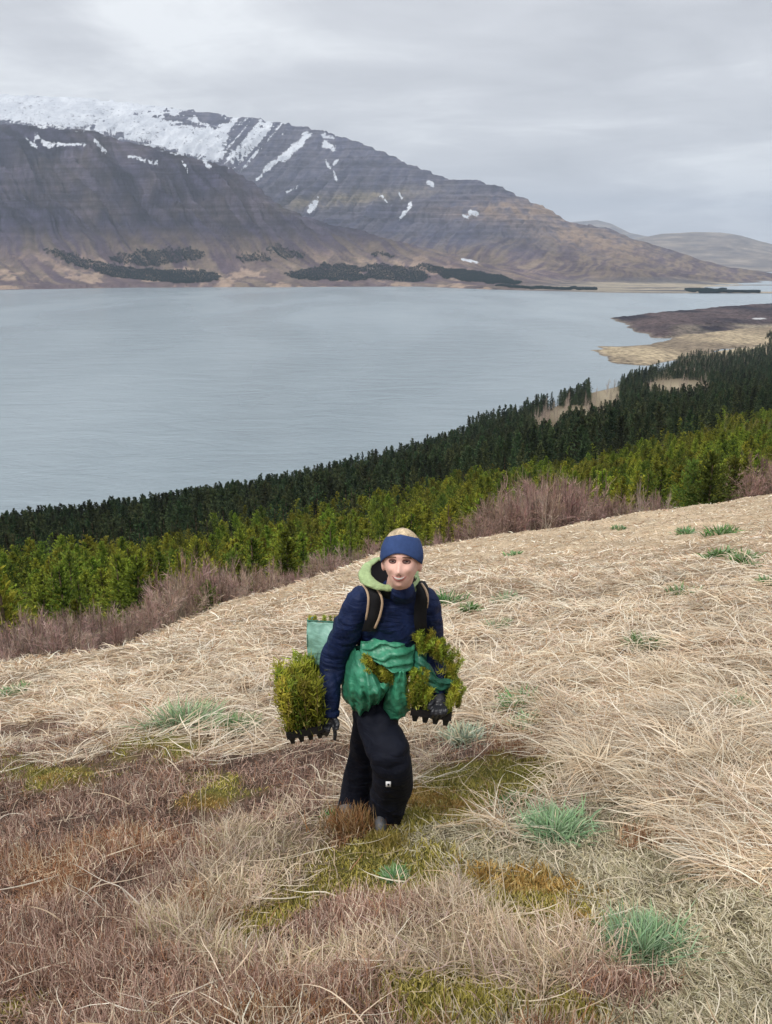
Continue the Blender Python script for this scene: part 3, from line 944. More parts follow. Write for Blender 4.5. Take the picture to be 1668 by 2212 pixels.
def build_forest():
    r = np.random.default_rng(8)
    PLd = np.hypot(PL[:, 0], PL[:, 1]); sL = PL[:, 0] / PL[:, 1]
    inview = (sL > -.50) & (sL < .50)
    order = np.argsort(np.where(inview, PLd, 1e6))
    hl = (1.8 + 3.0 * r.uniform(0, 1, len(PL)) ** 1.3) * np.interp(PL[:, 0] / PL[:, 1], [-.5, -.2, 0], [1.15, 1.1, 1.0]) * (1 + .15 * fbm(PL[:, 0] * .05, PL[:, 1] * .05, 2, 44)); wl = hl * r.uniform(.85, 1.3, len(PL))
    crowns_l, crowns_d = [], []
    for n, i in enumerate(order[:280]):
        p = PL[i]; px = 834 + 1840 * sL[i]
        m = LIGHT[r.integers(0, 4)] if r.uniform() < .85 else LIGHT[4 + r.integers(0, 2)]
        side = ('slim ' if wl[i] / hl[i] < 1.05 else 'broad ') + ('tall ' if hl[i] > 4.6 else 'short ') + 'one ' + ('at the left edge' if px < 150 else 'above the left thicket' if px < 420 else 'left of the walker' if px < 780 else 'behind the walker' if px < 1000 else 'above the purple thicket' if px < 1350 else 'near the dark pine') + (', front row' if n < 70 else ', middle row' if n < 160 else ', back row')
        t = tree_obj('young_conifer', m, (p[0], p[1], p[2] - .1), hl[i], wl[i] / hl[i], r.uniform(0, 6.28),
                     'yellow-green young conifer, ' + side, 'conifer', 'young yellow-green conifers ' + side)
        if all(c.data != m[1] for c in crowns_l):
            crowns_l.append(LASTCROWN[0])
    rest = order[280:]
    hs = hl[rest]
    scatter_gn('young_conifer_wood', PL[rest] - [0, 0, .1], hs, wl[rest], crowns_l, 'yellow-green belt of young conifers covering the slope behind the nearest ones')
    d = np.hypot(PD[:, 0], PD[:, 1]); s = PD[:, 0] / PD[:, 1]
    hd = (4.2 + 5.8 * r.uniform(0, 1, len(PD)) ** 2) * (1 + .2 * fbm(PD[:, 0] * .02, PD[:, 1] * .02, 2, 46)); wd = hd * r.uniform(.8, 1.25, len(PD))
    hd *= np.clip(PD[:, 1] / 190, .38, 1); wd *= np.clip(PD[:, 1] / 190, .38, 1)
    # taller old trees on the little cape
    px, py = pix(PD[:, 0], PD[:, 1], PD[:, 2])
    cape = (px > 1010) & (px < 1420) & (PD[:, 2] < -104) & (PD[:, 1] > 500)
    hd[cape] *= 1.55; wd[cape] *= 1.35
    order = np.argsort(np.where((s > -.5) & (s < .5), d, 1e6))
    for n, i in enumerate(order[:290]):
        p = PD[i]; pxx = px[i]
        m = DARK[r.integers(0, 4)]
        side = ('slim ' if wd[i] / hd[i] < 1 else 'broad ') + ('tall ' if hd[i] > 7.5 else 'short ') + 'one ' + ('in the left corner of the wood' if pxx < 250 else 'above the left thicket' if pxx < 480 else 'left of the walker' if pxx < 780 else 'behind the walker' if pxx < 1000 else 'right of the walker') + (', front row' if n < 90 else ', middle row' if n < 190 else ', back row')
        t = tree_obj('dark_conifer', m, (p[0], p[1], p[2] - .2), hd[i], wd[i] / hd[i], r.uniform(0, 6.28),
                     'dark pointed conifer, ' + side, 'conifer', 'dark conifers at the near edge of the wood ' + side)
        if all(c.data != m[1] for c in crowns_d):
            crowns_d.append(LASTCROWN[0])
    rest = order[290:]
    scatter_gn('dark_conifer_wood', PD[rest] - [0, 0, .2], hd[rest], wd[rest], crowns_d, 'dark conifer wood running down to the water')
    # plantations across the water
    polys = [
        [(90, 541), (120, 540), (200, 566), (215, 572), (300, 580), (330, 583), (430, 586), (480, 596), (470, 608), (400, 612), (300, 606), (230, 596), (170, 577), (110, 556)],
        [(225, 560), (300, 546), (390, 540), (440, 546), (445, 558), (380, 570), (330, 578), (260, 572)],
        [(505, 556), (560, 551), (590, 562), (585, 568), (530, 566)],
        [(572, 538), (600, 534), (640, 546), (660, 556), (640, 563), (600, 556)],
        [(615, 592), (650, 585), (690, 574), (740, 572), (780, 578), (830, 574), (900, 582), (925, 600), (905, 612), (830, 604), (760, 608), (700, 607), (640, 605)],
        [(915, 572), (950, 577), (1020, 588), (1080, 598), (1125, 610), (1110, 616), (1040, 612), (960, 602), (900, 582)],
        [(800, 548), (850, 552), (850, 557), (800, 556)], [(1070, 618), (1200, 622), (1290, 624), (1290, 627), (1150, 625), (1080, 622)],
        [(1480, 626), (1640, 628), (1640, 633), (1500, 633)],
    ]
    ny, ns = MX.shape
    PXf = MPX.ravel(); PYf = MPY.ravel()
    ins_all = np.zeros(len(PXf), bool)
    wx = PXf + 8 * fbm(PXf * .05, PYf * .05, 2, 61); wy = PYf + 4 * fbm(PXf * .05, PYf * .05, 2, 62)
    for w in polys:
        w = np.array(w, float); ins = np.zeros(len(PXf), bool)
        for i in range(len(w)):
            a = w[i]; b = w[(i + 1) % len(w)]
            ins ^= ((a[1] > wy) != (b[1] > wy)) & (wx < (b[0] - a[0]) * (wy - a[1]) / (b[1] - a[1] + 1e-9) + a[0])
        ins_all |= ins
    ins_all &= (MY.ravel() < 5300) & (MZ.ravel() > WATER_Z + 1)
    ins_all &= fbm(PXf * .03, PYf * .09, 2, 77) < .7
    idx = np.nonzero(ins_all)[0]
    base = np.stack([MX.ravel()[idx], MY.ravel()[idx], MZ.ravel()[idx]], 1)
    pts = []
    for q in range(3):
        ju, jv = r.uniform(0, 1, (2, len(idx)))
        ii = np.minimum(idx + 1, len(PXf) - 1); jj = np.minimum(idx + ns, len(PXf) - 1)
        M3 = np.stack([MX.ravel(), MY.ravel(), MZ.ravel()], 1)
        pts.append(M3[idx] + (M3[ii] - M3[idx]) * ju[:, None] + (M3[jj] - M3[idx]) * jv[:, None])
    pts = np.concatenate(pts)
    h = r.uniform(5, 8, len(pts))
    scatter_gn('far_plantation', pts, h, h * 3.0, crowns_d, 'dark blue-green plantations along the far shore', mat=MAT_FAR)
    print('forest', len(PL), len(PD), len(pts))


build_forest()


# ------------------------------------------------------------------ bare birch and willow bushes
def bush_meshes(seed, cstem, ctwig, nst=16, spread=.75, ntw=26):
    """unit-high bush: stems + twigs"""
    r = np.random.default_rng(seed)
    st = Acc(); tw = Acc()
    tips = []
    for i in range(nst):
        az = r.uniform(0, 6.283); ph = 1.45 - abs(r.normal(0, .36)) * spread
        L = r.uniform(.65, 1.0)
        n = 7
        p = np.array([r.normal(0, .10), r.normal(0, .10), -.03]); pts = [p]
        a, e = az, ph
        for k in range(n):
            a += r.normal(0, .25); e += r.normal(0, .12)
            p = p + L / n * np.array([math.cos(a) * math.cos(e), math.sin(a) * math.cos(e), math.sin(e)])
            pts.append(p)
        V, F = tube_np(pts, np.linspace(.011, .003, n + 1), 4)
        st.add(V, F, np.array(cstem) * r.uniform(.7, 1.25))
        for k in range(2, n + 1):
            for q in range(int(ntw / 6 * (1 + k / n))):
                tips.append((pts[k] * r.uniform(.0, 1.0) + pts[k - 1] * 1.0 - pts[k - 1] * r.uniform(0, 0), a, e)) if False else tips.append((pts[k - 1] + (pts[k] - pts[k - 1]) * r.uniform(0, 1), a, e))
    n = len(tips)
    B = np.array([t[0] for t in tips]); A = np.array([t[1] for t in tips]) + r.normal(0, 1.0, n)
    E = np.clip(np.array([t[2] for t in tips]) + r.normal(-.25, .4, n), .1, 1.5)
    L = r.uniform(.10, .28, n)
    CO = np.array(ctwig) * r.uniform(.6, 1.4, (n, 1)) * (1 + .1 * r.uniform(-1, 1, (n, 3)))
    tw.ribbons(B, A, E, L, r.uniform(-.4, .3, n), r.uniform(.0045, .009, n), 3, CO, rng=r, wig=.25, taper=.7)
    # finer side twigs
    m = n * 2
    k = r.integers(0, n, m)
    B2 = B[k] + np.stack([np.cos(A[k]) * np.cos(E[k]), np.sin(A[k]) * np.cos(E[k]), np.sin(E[k])], 1) * (L[k] * r.uniform(.2, .9, m))[:, None]
    tw.ribbons(B2, A[k] + r.normal(0, .8, m), np.clip(E[k] + r.normal(0, .4, m), 0, 1.5), r.uniform(.05, .13, m), r.uniform(-.3, .3, m), r.uniform(.003, .006, m), 2,
               CO[k] * 1.1, rng=r, taper=.7)
    return st.mesh('stem', MAT_BARK), tw.mesh('twigs', MAT_TWIG)


PURPLE = [bush_meshes(100 + i, (.17, .12, .095), (.25, .165, .135), ntw=20) for i in range(3)]
GREYB = [bush_meshes(110 + i, (.26, .21, .165), (.31, .22, .18), ntw=18) for i in range(3)]
PALEB = [bush_meshes(120 + i, (.48, .42, .34), (.34, .27, .22), nst=9, ntw=14) for i in range(2)]
TOPB = [(-250, 1370), (-50, 1345), (0, 1343), (50, 1318), (150, 1300), (240, 1298), (300, 1290), (345, 1235), (385, 1200), (450, 1194), (500, 1216), (575, 1204), (650, 1182), (750, 1170), (780, 1172), (850, 1152), (930, 1140), (1000, 1122), (1035, 1080), (1075, 1046),
        (1130, 1022), (1200, 1012), (1260, 1022), (1300, 1050), (1345, 1062), (1400, 1040), (1440, 1038), (1470, 1070), (1500, 1078), (1600, 985), (1640, 962), (1700, 945), (1900, 930)]


def put_bush(kind, X, Y, h, wf, label, group, name='bare_bush'):
    r = random
    z = gz(X, Y)
    e = empty(name, (X, Y, z - .04), r.uniform(0, 6.28))
    e.scale = (h * wf, h * wf, h)
    tag(e, label, 'bush', group)
    m = r.choice(kind)
    link(bpy.data.objects.new('stem', m[0]), e)
    link(bpy.data.objects.new('twigs', m[1]), e)
    return e


def build_bushes():
    rnd = random.Random(4)
    tx = [a for a, b in TOPB]; ty = [b for a, b in TOPB]
    n = 0
    for row, (fa, fb) in enumerate(((1.05, 1.22), (1.22, 1.5), (1.5, 1.9))):
        px = -230
        while px < 1900:
            big = 1000 < px < 1350
            px += rnd.uniform(20, 34) * (1.15 if row else 1.0)
            if 1478 < px < 1585: continue
            if 1350 < px < 1480 and row == 2: continue
            s, _ = ray(px, 1150)
            s = float(s)
            Y = float(edge_y(s)) * rnd.uniform(fa, fb)
            top = np.interp(px, tx, ty) + rnd.uniform(-4, 42) - (2 - row) * -12
            s2, tt = ray(px, top)
            X = float(s2) * Y
            h = -float(tt) * Y - gz(X, Y)
            if h < .35: continue
            h = min(h, 5.2)
            if px < 330: kind, lab = (GREYB if rnd.random() < .8 else PURPLE), 'pinkish-grey leafless bush in the thicket at the left edge'
            elif px < 620: kind, lab = (PURPLE if rnd.random() < .45 else GREYB), 'purple-brown leafless bush in the thicket left of the walker'
            elif px < 1000: kind, lab = (GREYB if rnd.random() < .6 else PURPLE), 'low grey-brown leafless bush behind the walker'
            elif px < 1340: kind, lab = (PURPLE if rnd.random() < .85 else GREYB), 'reddish-purple leafless bush in the rounded thicket on the right'
            elif px < 1490: kind, lab = GREYB, 'thin grey leafless bush beside the dark green pine'
            else: kind, lab = PURPLE, 'purple leafless bush on the rim at the right edge'
            wf_ = rnd.uniform(.75, 1.15)
            lab = lab + (', broad' if wf_ > .95 else ', slender') + (', front row' if row == 0 else ', middle row' if row == 1 else ', back row')
            put_bush(kind, X, Y, h, wf_, lab, 'leafless bushes: ' + lab[:60])
            n += 1
    # pale single bushes that stand out
    for px, top, lab, hh in ((1185, 1062, 'small pale-stemmed birch at the foot of the reddish-purple thicket', None), (1388, 1040, 'whitish birch with spreading branches left of the dark green pine', None),
                             (385, 1258, 'whitish dead sapling standing in the thicket on the left', None), (1445, 1060, 'pale crooked birch touching the dark green pine', None)):
        s, _ = ray(px, 1150)
        Y = float(edge_y(float(s))) * 1.06
        s2, tt = ray(px, top)
        X = float(s2) * Y
        h = max(.8, -float(tt) * Y - gz(X, Y))
        put_bush(PALEB, X, Y, h, .6, lab, None, 'pale_birch')
    # pale leafless larches in the gaps of the dark wood
    for j, (gx, gy, rx, ry) in enumerate(GAPS * 1):
        for q in range(12 if j else 16):
            a_, b_ = rnd.uniform(-1, 1), rnd.uniform(-1, 1)
            px_, py_ = gx + a_ * rx * .9, gy + b_ * ry * .8
            s, t = ray(px_, py_); s = float(s); t = float(t)
            Ys = np.geomspace(120, 1100, 500)
            zz = ground(s * Ys, Ys)
            kk = np.nonzero(-t * Ys < zz)[0]
            if not len(kk): continue
            Yq = Ys[kk[0]]
            e = empty('bare_larch', (s * Yq, Yq, gz(s * Yq, Yq) - .2), rnd.uniform(0, 6))
            hh = rnd.uniform(7, 12); e.scale = (hh * .45, hh * .45, hh)
            where = ['beside the dark cape', 'in the long pale strip below the cape', 'at the left end of the pale strip', 'in the clearing far right'][j]
            tag(e, 'pale leafless larch ' + where, 'larch', 'pale leafless larches ' + where)
            m = PALEB[q % 2]
            link(bpy.data.objects.new('stem', m[0]), e); link(bpy.data.objects.new('twigs', m[1]), e)
    # pines standing free
    for px, top, yf, wf, lab in ((1540, 975, 1.16, 1.0, 'large rounded dark green pine at the right on the rim of the grass slope'), (1590, 985, 1.22, .9, 'dark green pine crown at the right of the large rounded one'),
                                 (1500, 995, 1.30, .85, 'upright dark green pine left of the large rounded one'), (447, 1250, 1.10, .85, 'small dark green pine alone in the brown thicket on the left')):
        s, _ = ray(px, top)
        Y = float(edge_y(float(s))) * yf
        s2, tt = ray(px, top); X = float(s2) * Y
        h = -float(tt) * Y - gz(X, Y)
        t = tree_obj('pine_bush', PINE[rnd.randrange(2)], (X, Y, gz(X, Y) - .1), h, wf, rnd.uniform(0, 6), lab, 'pine')
    print('bushes', n)


PINE = [conifer_meshes(70 + i, 1.0, .50, (.05, .075, .015), (.13, .17, .03), 13, 13, .07, MAT_NEEDLE, sprig=6, droop=.05, irregular=.3) for i in range(2)]
build_bushes()
for _nm, _x, _y in ():
    pass


# ------------------------------------------------------------------ grass, heather, moss
PAL = {
    'blond': ([(.66, .52, .36), (.80, .68, .51), (.54, .39, .25), (.38, .23, .125), (.90, .80, .64), (.62, .45, .33)], [.22, .24, .18, .12, .16, .08]),
    'heather': ([(.42, .28, .22), (.30, .185, .14), (.54, .39, .31), (.17, .10, .07), (.74, .62, .47), (.36, .19, .11)], [.22, .20, .16, .20, .13, .09]),
    'rust': ([(.34, .17, .09), (.22, .10, .05), (.45, .29, .17), (.64, .52, .37)], [.25, .2, .25, .3]),
    'moss': ([(.36, .31, .07), (.25, .215, .045), (.50, .42, .14), (.15, .125, .035), (.60, .50, .30)], [.32, .26, .2, .1, .12]),
    'orange': ([(.42, .26, .08), (.28, .17, .045), (.56, .42, .18), (.24, .19, .06)], [.35, .25, .25, .15]),
    'khaki': ([(.52, .46, .33), (.42, .37, .24), (.62, .56, .42), (.30, .27, .16), (.16, .13, .08)], [.25, .25, .2, .15, .15]),
    'short': ([(.58, .47, .34), (.48, .36, .25), (.68, .58, .44), (.36, .26, .18), (.34, .30, .16), (.50, .38, .33)], [.28, .2, .2, .1, .12, .1]),
}


def cover_points(n, smin=-.72, smax=.66, ymin=1.25, ymax=46, r=RNG, power=1.0):
    """points on the slope, roughly even in the picture: density falls with the square of the distance"""
    Y = np.where(r.uniform(0, 1, n) < .62, 1 / r.uniform(1 / ymax, 1 / ymin, n), 1 / r.uniform(ymax ** -.4, (ymin * 2) ** -.4, n) ** 2.5)
    s = r.uniform(smin, smax, n)
    X = s * Y + r.uniform(-.25, .25, n) * (Y < 6)
    k = (Y < edge_y(X / Y) * 1.12)
    return X[k], Y[k]


TG = (.15, .27, .105); TB = (.25, .37, .20); TD = (.09, .20, .055)
TUFTS = [
    (1392, 2018, 165, 80, TB, 'big silvery blue-green leafy tuft in the bottom right corner', 520, 1, 1.0, .05),
    (1202, 1776, 140, 55, TB, 'wide blue-green leafy tuft right of the boots, below the arching dead grass', 380, 1, 1.0, .06),
    (1098, 1728, 68, 45, TD, 'small bright green tuft close to the wide blue-green one, right of the knee', 160, 1, 1, .05),
    (400, 1532, 120, 85, TB, 'sprawling blue-green tuft left of the hand-held seedling tray', 260, 1, 1, .2),
    (512, 1558, 90, 60, TG, 'bluish-green tuft between the sprawling one and the seedling tray', 190, 1, 1, .18),
    (1120, 1500, 75, 60, TG, 'green tuft among blond grass right of the held black tray', 150, 1, 1, .25),
    (1135, 1545, 70, 40, TB, 'pale green tuft just below another green one right of the held tray', 110, 1, 1, .3),
    (1000, 1568, 80, 70, (.34, .40, .30), 'greyish pale tuft directly beneath the glove on the right', 220, 1, 1, .3),
    (1290, 1625, 75, 75, TD, 'upright green shoots in the middle of the ring of arching dead grass', 120, 1, 1, .2),
    (1385, 1680, 80, 60, TD, 'dark green shoots at the lower right side of the ring of arching grass', 110, 1, 1, .2),
    (1393, 1380, 66, 44, TD, 'dark green spiky tuft in the middle of the blond slope on the right', 110, 1, 1, .15),
    (1474, 1278, 58, 26, TD, 'small low green tuft alone on the upper right slope', 90, 1, 1, .1),
    (1553, 1190, 50, 30, TD, 'green tuft at upper right, left one of a row of three', 90, 1, 1, .1),
    (1605, 1198, 50, 32, TD, 'green tuft at upper right, middle one of a row of three', 90, 1, 1, .1),
    (1622, 1218, 40, 20, TD, 'green tuft at upper right, lowest one of a row of three', 60, 1, 1, .1),
    (1660, 1252, 45, 28, TD, 'green tuft cut off by the right edge of the picture', 80, 1, 1, .1),
    (1095, 1290, 50, 36, TB, 'pale bluish tuft on the slope right of the shoulder', 90, 1, 1, .25),
    (968, 1292, 70, 30, TD, 'green tuft touching the shoulder strap side of the walker', 100, 1, 1, .15),
    (1015, 1306, 42, 24, TD, 'small green tuft beside the one at the shoulder', 70, 1, 1, .15),
    (1555, 1147, 62, 16, TD, 'flat green tuft high on the slope near the dark pine', 80, 1, 1, .1),
    (1480, 1148, 40, 12, TG, 'faint flat green tuft on the rim left of the flat one near the pine', 50, 1, 1, .2),
    (1335, 1140, 30, 10, TG, 'tiny green tuft on the rim below the purple thicket', 40, 1, 1, .2),
    (1108, 1194, 32, 14, TG, 'tiny green tuft on the slope below the left end of the purple thicket', 40, 1, 1, .2),
    (1598, 1508, 70, 50, TB, 'washed-out bluish tuft in blond grass near the right edge', 110, 1, 1, .4),
    (1075, 1345, 60, 26, TB, 'faint bluish tuft in blond grass right of the elbow', 60, 1, 1, .4),
    (38, 1482, 50, 36, TG, 'small bluish-green tuft near the left edge of the picture', 90, 1, 1, .2),
    (852, 1880, 60, 45, TG, 'small bluish-green tuft in the moss in front of the boots', 120, 1, .9, .05),
    (715, 1750, 36, 26, TD, 'little green tuft at the hem of the left trouser leg', 70, 1, .9, .05),
    (1520, 1765, 40, 22, TG, 'faint green tuft under the dead grass at the right', 50, 1, .9, .3),
]


def build_cover():
    r = np.random.default_rng(77)
    acc = {k: Acc() for k in KINDS}
    flow_az = math.radians(200)
    X, Y = cover_points(400000, r=r)
    # clumping: pull points towards tussock centres
    Z = ground(X, Y)
    S = kind_scores(X, Y, Z) + r.normal(0, .11, (len(KINDS), len(X)))
    K = S.argmax(0)
    dist = np.sqrt(X * X + Y * Y + Z * Z)
    pxc, pyc = pix(X, Y, Z)
    drop = np.zeros(len(X), bool)
    for tp in TUFTS:
        drop |= (((pxc - tp[0]) / (tp[2] * .48)) ** 2 + ((pyc - tp[1] - tp[3] * .35) / (tp[3] * .62)) ** 2 < 1) & (r.uniform(0, 1, len(X)) < .95)
    K[drop] = -1
    for ki, k in enumerate(KINDS):
        m = np.nonzero(K == ki)[0]
        x, y, z, d = X[m], Y[m], Z[m], dist[m]
        n = len(m)
        tus = fbm(x * 2.2, y * 2.2, 2, 33)          # tussock rhythm
        flow = fbm(x * .55, y * .55, 2, 35) * 2.2 + flow_az * 0 + fbm(x * 2.5, y * 2.5, 2, 36) * 1.6
        pal, pw = PAL[k]
        ci = r.choice(len(pal), n, p=np.array(pw) / sum(pw))
        patch = fbm(x * 1.1, y * 1.1, 3, 39)
        CO = np.array(pal)[ci] * (np.array([.955, .985, 1.02]) if k == 'blond' else 1.0) * (1 + .38 * patch + .24 * r.uniform(-1, 1, n))[:, None] * (1 + .03 * r.uniform(-1, 1, (n, 3)))
        lod = np.maximum(1.0, d / 5.0)
        if k == 'blond':
            az = -math.pi / 2 + flow * 1.6 + r.normal(0, 1.3, n)
            lying = r.uniform(0, 1, n) < .9
            ph = np.where(lying, r.uniform(.05, .65, n), r.uniform(.7, 1.4, n))
            L = r.uniform(.12, .36, n) * np.where(lying, 1.0, .40) * (1 + .25 * tus)
            L *= np.clip(.6 + d / 14, .65, 1.0) * np.clip(1.3 - d / 45, .6, 1)
            cu = ph + r.uniform(.0, 1.1, n)
            w = r.uniform(.0030, .0056, n) * lod ** 1.03
            sel = r.uniform(0, 1, n) < np.clip(1.0 + 1.7 * tus + (d > 9) * .6, .3, 1)
            ns = 5
            wig = .5
        elif k == 'short':
            az = r.uniform(0, 6.283, n); ph = r.uniform(.0, 1.1, n); L = r.uniform(.04, .16, n) * (1 + .5 * tus); cu = r.uniform(-.4, 1.3, n); w = r.uniform(.0024, .0048, n) * lod; ns = 4; wig = .7
            sel = r.uniform(0, 1, n) < np.clip(.95 + 1.5 * tus, .3, 1)
        elif k in ('heather', 'rust'):
            az = r.uniform(0, 6.283, n); ph = r.uniform(.0, 1.4, n); L = r.uniform(.025, .11, n) * (1 + .6 * tus); cu = r.uniform(-.9, .9, n); w = r.uniform(.0022, .0046, n) * lod; ns = 4; wig = 1.0
            sel = r.uniform(0, 1, n) < np.clip(.95 + 1.4 * tus, .45, 1)
        elif k == 'khaki':
            az = r.uniform(0, 6.283, n); ph = r.uniform(.0, .7, n); L = r.uniform(.02, .085, n); cu = r.uniform(0, 1.0, n); w = r.uniform(.003, .006, n) * lod; ns = 3; wig = .6
            sel = np.ones(n, bool)
        else:
            az = r.uniform(0, 6.283, n); ph = r.uniform(.4, 1.5, n); L = r.uniform(.012, .038, n) * (1 + .5 * tus); cu = r.uniform(-.6, .6, n); w = r.uniform(.0035, .007, n) * lod; ns = 2; wig = .5
            sel = np.ones(n, bool)
        base = np.stack([x, y, z + .0], 1)[sel]
        V, pts = ribbons(base, az[sel], ph[sel], L[sel], cu[sel], w[sel], ns, rng=r, wig=wig, taper=.75)
        # keep every blade on or above the slope
        nb = len(base)
        sl = (-.29) * (pts[..., 1] - base[:, None, 1]) + .13 * (pts[..., 0] - base[:, None, 0])
        hgt = pts[..., 2] - base[:, None, 2]
        lift = np.maximum(0, sl + (r.uniform(.008, .06, nb) * (1 if k == 'blond' else .35))[:, None] * np.linspace(.2, 1, ns + 1)[None] - hgt)
        V[..., 2] += lift[..., None]
        V[:, :, 1, 2] += .0
        c = np.repeat(CO[sel], (ns + 1) * 2, 0)
        acc[k].add(V, ribbon_faces(nb, ns), c)
    names = {'blond': ('dry_grass', 'matted blond dry grass covering the slope'), 'heather': ('heather', 'pinkish-brown heather twigs in the lower left of the slope'),
             'rust': ('rusty_heath', 'rust-brown low heath in patches between the grass'), 'moss': ('moss', 'yellow-green moss cushions around the walker\'s feet'),
             'orange': ('orange_moss', 'orange-brown moss patches beside the green moss'), 'khaki': ('lichen_mat', 'short grey-khaki lichen and grass mat at the lower right'),
             'short': ('short_grass', 'short pale dry grass at the bottom of the slope')}
    tot = 0
    for k in KINDS:
        if acc[k].n:
            o = acc[k].build(names[k][0], MAT_GRASS)
            tot += len(o.data.polygons) * 2
            tag(o, names[k][1], kind='stuff')
    print('cover tris', tot)


build_cover()


# long arching blades: extra layer of bigger dead blades in the right half
def build_long_blades():
    r = np.random.default_rng(91)
    a = Acc()
    X, Y = cover_points(40000, r=r, ymax=13)
    Z = ground(X, Y)
    S = kind_scores(X, Y, Z)
    ok = (S.argmax(0) == 0) | (r.uniform(0, 1, len(X)) < .015)
    X, Y, Z = X[ok], Y[ok], Z[ok]
    # gather around tussock centres
    n = len(X)
    cxs, cys = cover_points(700, r=r, ymax=30)
    j = r.integers(0, len(cxs), n)
    near = np.hypot(cxs[j] - X, cys[j] - Y)
    d = np.sqrt(X * X + Y * Y + Z * Z)
    az = r.uniform(0, 6.283) + fbm(X * .8, Y * .8, 2, 92) * 7 + r.normal(0, .9, n)
    ph = r.uniform(.15, .75, n)
    L = r.uniform(.18, .48, n) * np.clip(.35 + d / 8, .5, 1.2)
    cu = ph + r.uniform(.2, 1.3, n)
    w = r.uniform(.0034, .0066, n) * np.maximum(1, d / 5.0)
    base = np.stack([X, Y, Z], 1)
    V, pts = ribbons(base, az, ph, L, cu, w, 7, rng=r, wig=.10, taper=.8, az_curve=r.normal(0, .9, n))
    sl = -.29 * (pts[..., 1] - Y[:, None]) + .13 * (pts[..., 0] - X[:, None])
    hgt = pts[..., 2] - Z[:, None]
    V[..., 2] += np.maximum(0, sl + r.uniform(.02, .12, n)[:, None] * np.linspace(.1, 1, 8)[None] - hgt)[..., None]
    pal = np.array([(.80, .69, .52), (.70, .57, .42), (.86, .77, .62), (.62, .48, .33)])
    c = pal[r.integers(0, 4, n)] * r.uniform(.85, 1.1, (n, 1))
    a.add(V, ribbon_faces(n, 7), np.repeat(c, 16, 0))
    tag(a.build('long_dry_grass', MAT_GRASS), 'long pale arching blades of dead grass lying over the slope', kind='stuff')


build_long_blades()


def on_ground(px, py):
    """where the line of sight of a frame pixel meets the near slope"""
    s, t = ray(px, py)
    s, t = float(s), float(t)
    lo, hi = .8, 60.0
    Y = np.geomspace(lo, hi, 900)
    z = ground(s * Y, Y)
    k = np.nonzero(-t * Y < z)[0]
    y = Y[k[0]] if len(k) else hi
    return s * y, y, gz(s * y, y)


def tuft(px, py, wpx, hpx, col, label, n=170, lean=1.15, width=1.0, blond=.12, group=None, name='leafy_tuft'):
    r = np.random.default_rng(int(px * 7 + py))
    x, y, z = on_ground(px, py + hpx * .4)
    dep = y * CP - z * SP
    R = wpx * .58 / FOC * dep
    Hh = max(R * .35, hpx / FOC * dep * (.55 if dep < 6 else .85))
    a = Acc()
    n = int(n * 2.2); m = n
    b = np.stack([r.normal(0, .38 * R, m), r.normal(0, .42 * R, m), np.zeros(m)], 1)
    b[:, 2] = ground(b[:, 0] + x, b[:, 1] + y) - z - .005
    az = np.arctan2(b[:, 1], b[:, 0]) + r.normal(0, .8, m)
    ph = r.uniform(.45, 1.45, m)
    L = np.hypot(R, Hh) * r.uniform(.25, .75, m)
    CO = jit(col, m, .3, .08, r)
    pale = r.uniform(0, 1, m) < .3
    CO[pale] = CO[pale] * .6 + np.array([.45, .52, .38]) * .4
    dead = r.uniform(0, 1, m) < blond
    CO[dead] = np.array([.62, .54, .38])
    w = np.maximum(.0042, .0016 * dep) * width * r.uniform(.8, 1.4, m)
    a.ribbons(b, az, ph, L, r.uniform(.2, 1.2, m), w, 4, CO, rng=r, wig=.2, taper=.9)
    o = a.build(name, MAT_TUFT)
    o.location = (x, y, z)
    tag(o, label, 'plant', group)
    return o


for args in TUFTS:
    tuft(*args)


def tussock(px, py, wpx, n, label, ph=(1.0, 1.5), cu=(1.4, 2.6), L=(.8, 1.5), seed=1, pal=None):
    r = np.random.default_rng(seed)
    x, y, z = on_ground(px, py)
    dep = y * CP - z * SP
    R = wpx * .5 / FOC * dep
    a = Acc()
    b = np.stack([r.normal(0, .10 * R, n), r.normal(0, .10 * R, n), np.full(n, -.01)], 1)
    CO = np.array(pal or [(.82, .72, .55), (.72, .60, .44), (.62, .48, .33)])[r.integers(0, 3, n)] * r.uniform(.85, 1.1, (n, 1))
    az = r.uniform(0, 6.283, n)
    V, pts = ribbons(b, az, r.uniform(*ph, n), R * r.uniform(*L, n), r.uniform(*cu, n), r.uniform(.004, .0068, n), 9, rng=r, wig=.06, taper=.8, az_curve=r.normal(0, .35, n))
    sl = -.29 * pts[..., 1] + .13 * pts[..., 0]
    V[..., 2] += np.maximum(0, sl + r.uniform(.01, .05, n)[:, None] - pts[..., 2])[..., None]
    a.add(V, ribbon_faces(n, 9), np.repeat(CO, 20, 0))
    o = a.build('grass_tussock', MAT_GRASS)
    o.location = (x, y, z)
    tag(o, label, 'grass tussock')


tussock(1290, 1690, 260, 260, 'tussock of dead blades arching out in a ring around green shoots', seed=2)
tussock(1400, 1715, 200, 130, 'tussock of dead blades next to the ring-shaped one, on its right', seed=3)
tussock(1560, 1660, 200, 160, 'spreading tussock of pale dead grass at the right edge', seed=4)
tussock(1440, 1480, 200, 120, 'tussock of long pale blades in the middle of the right slope', seed=5)
tussock(1500, 1790, 110, 60, 'thin tussock of pale blades trailing over the grey mat', seed=6, ph=(.6, 1.1))


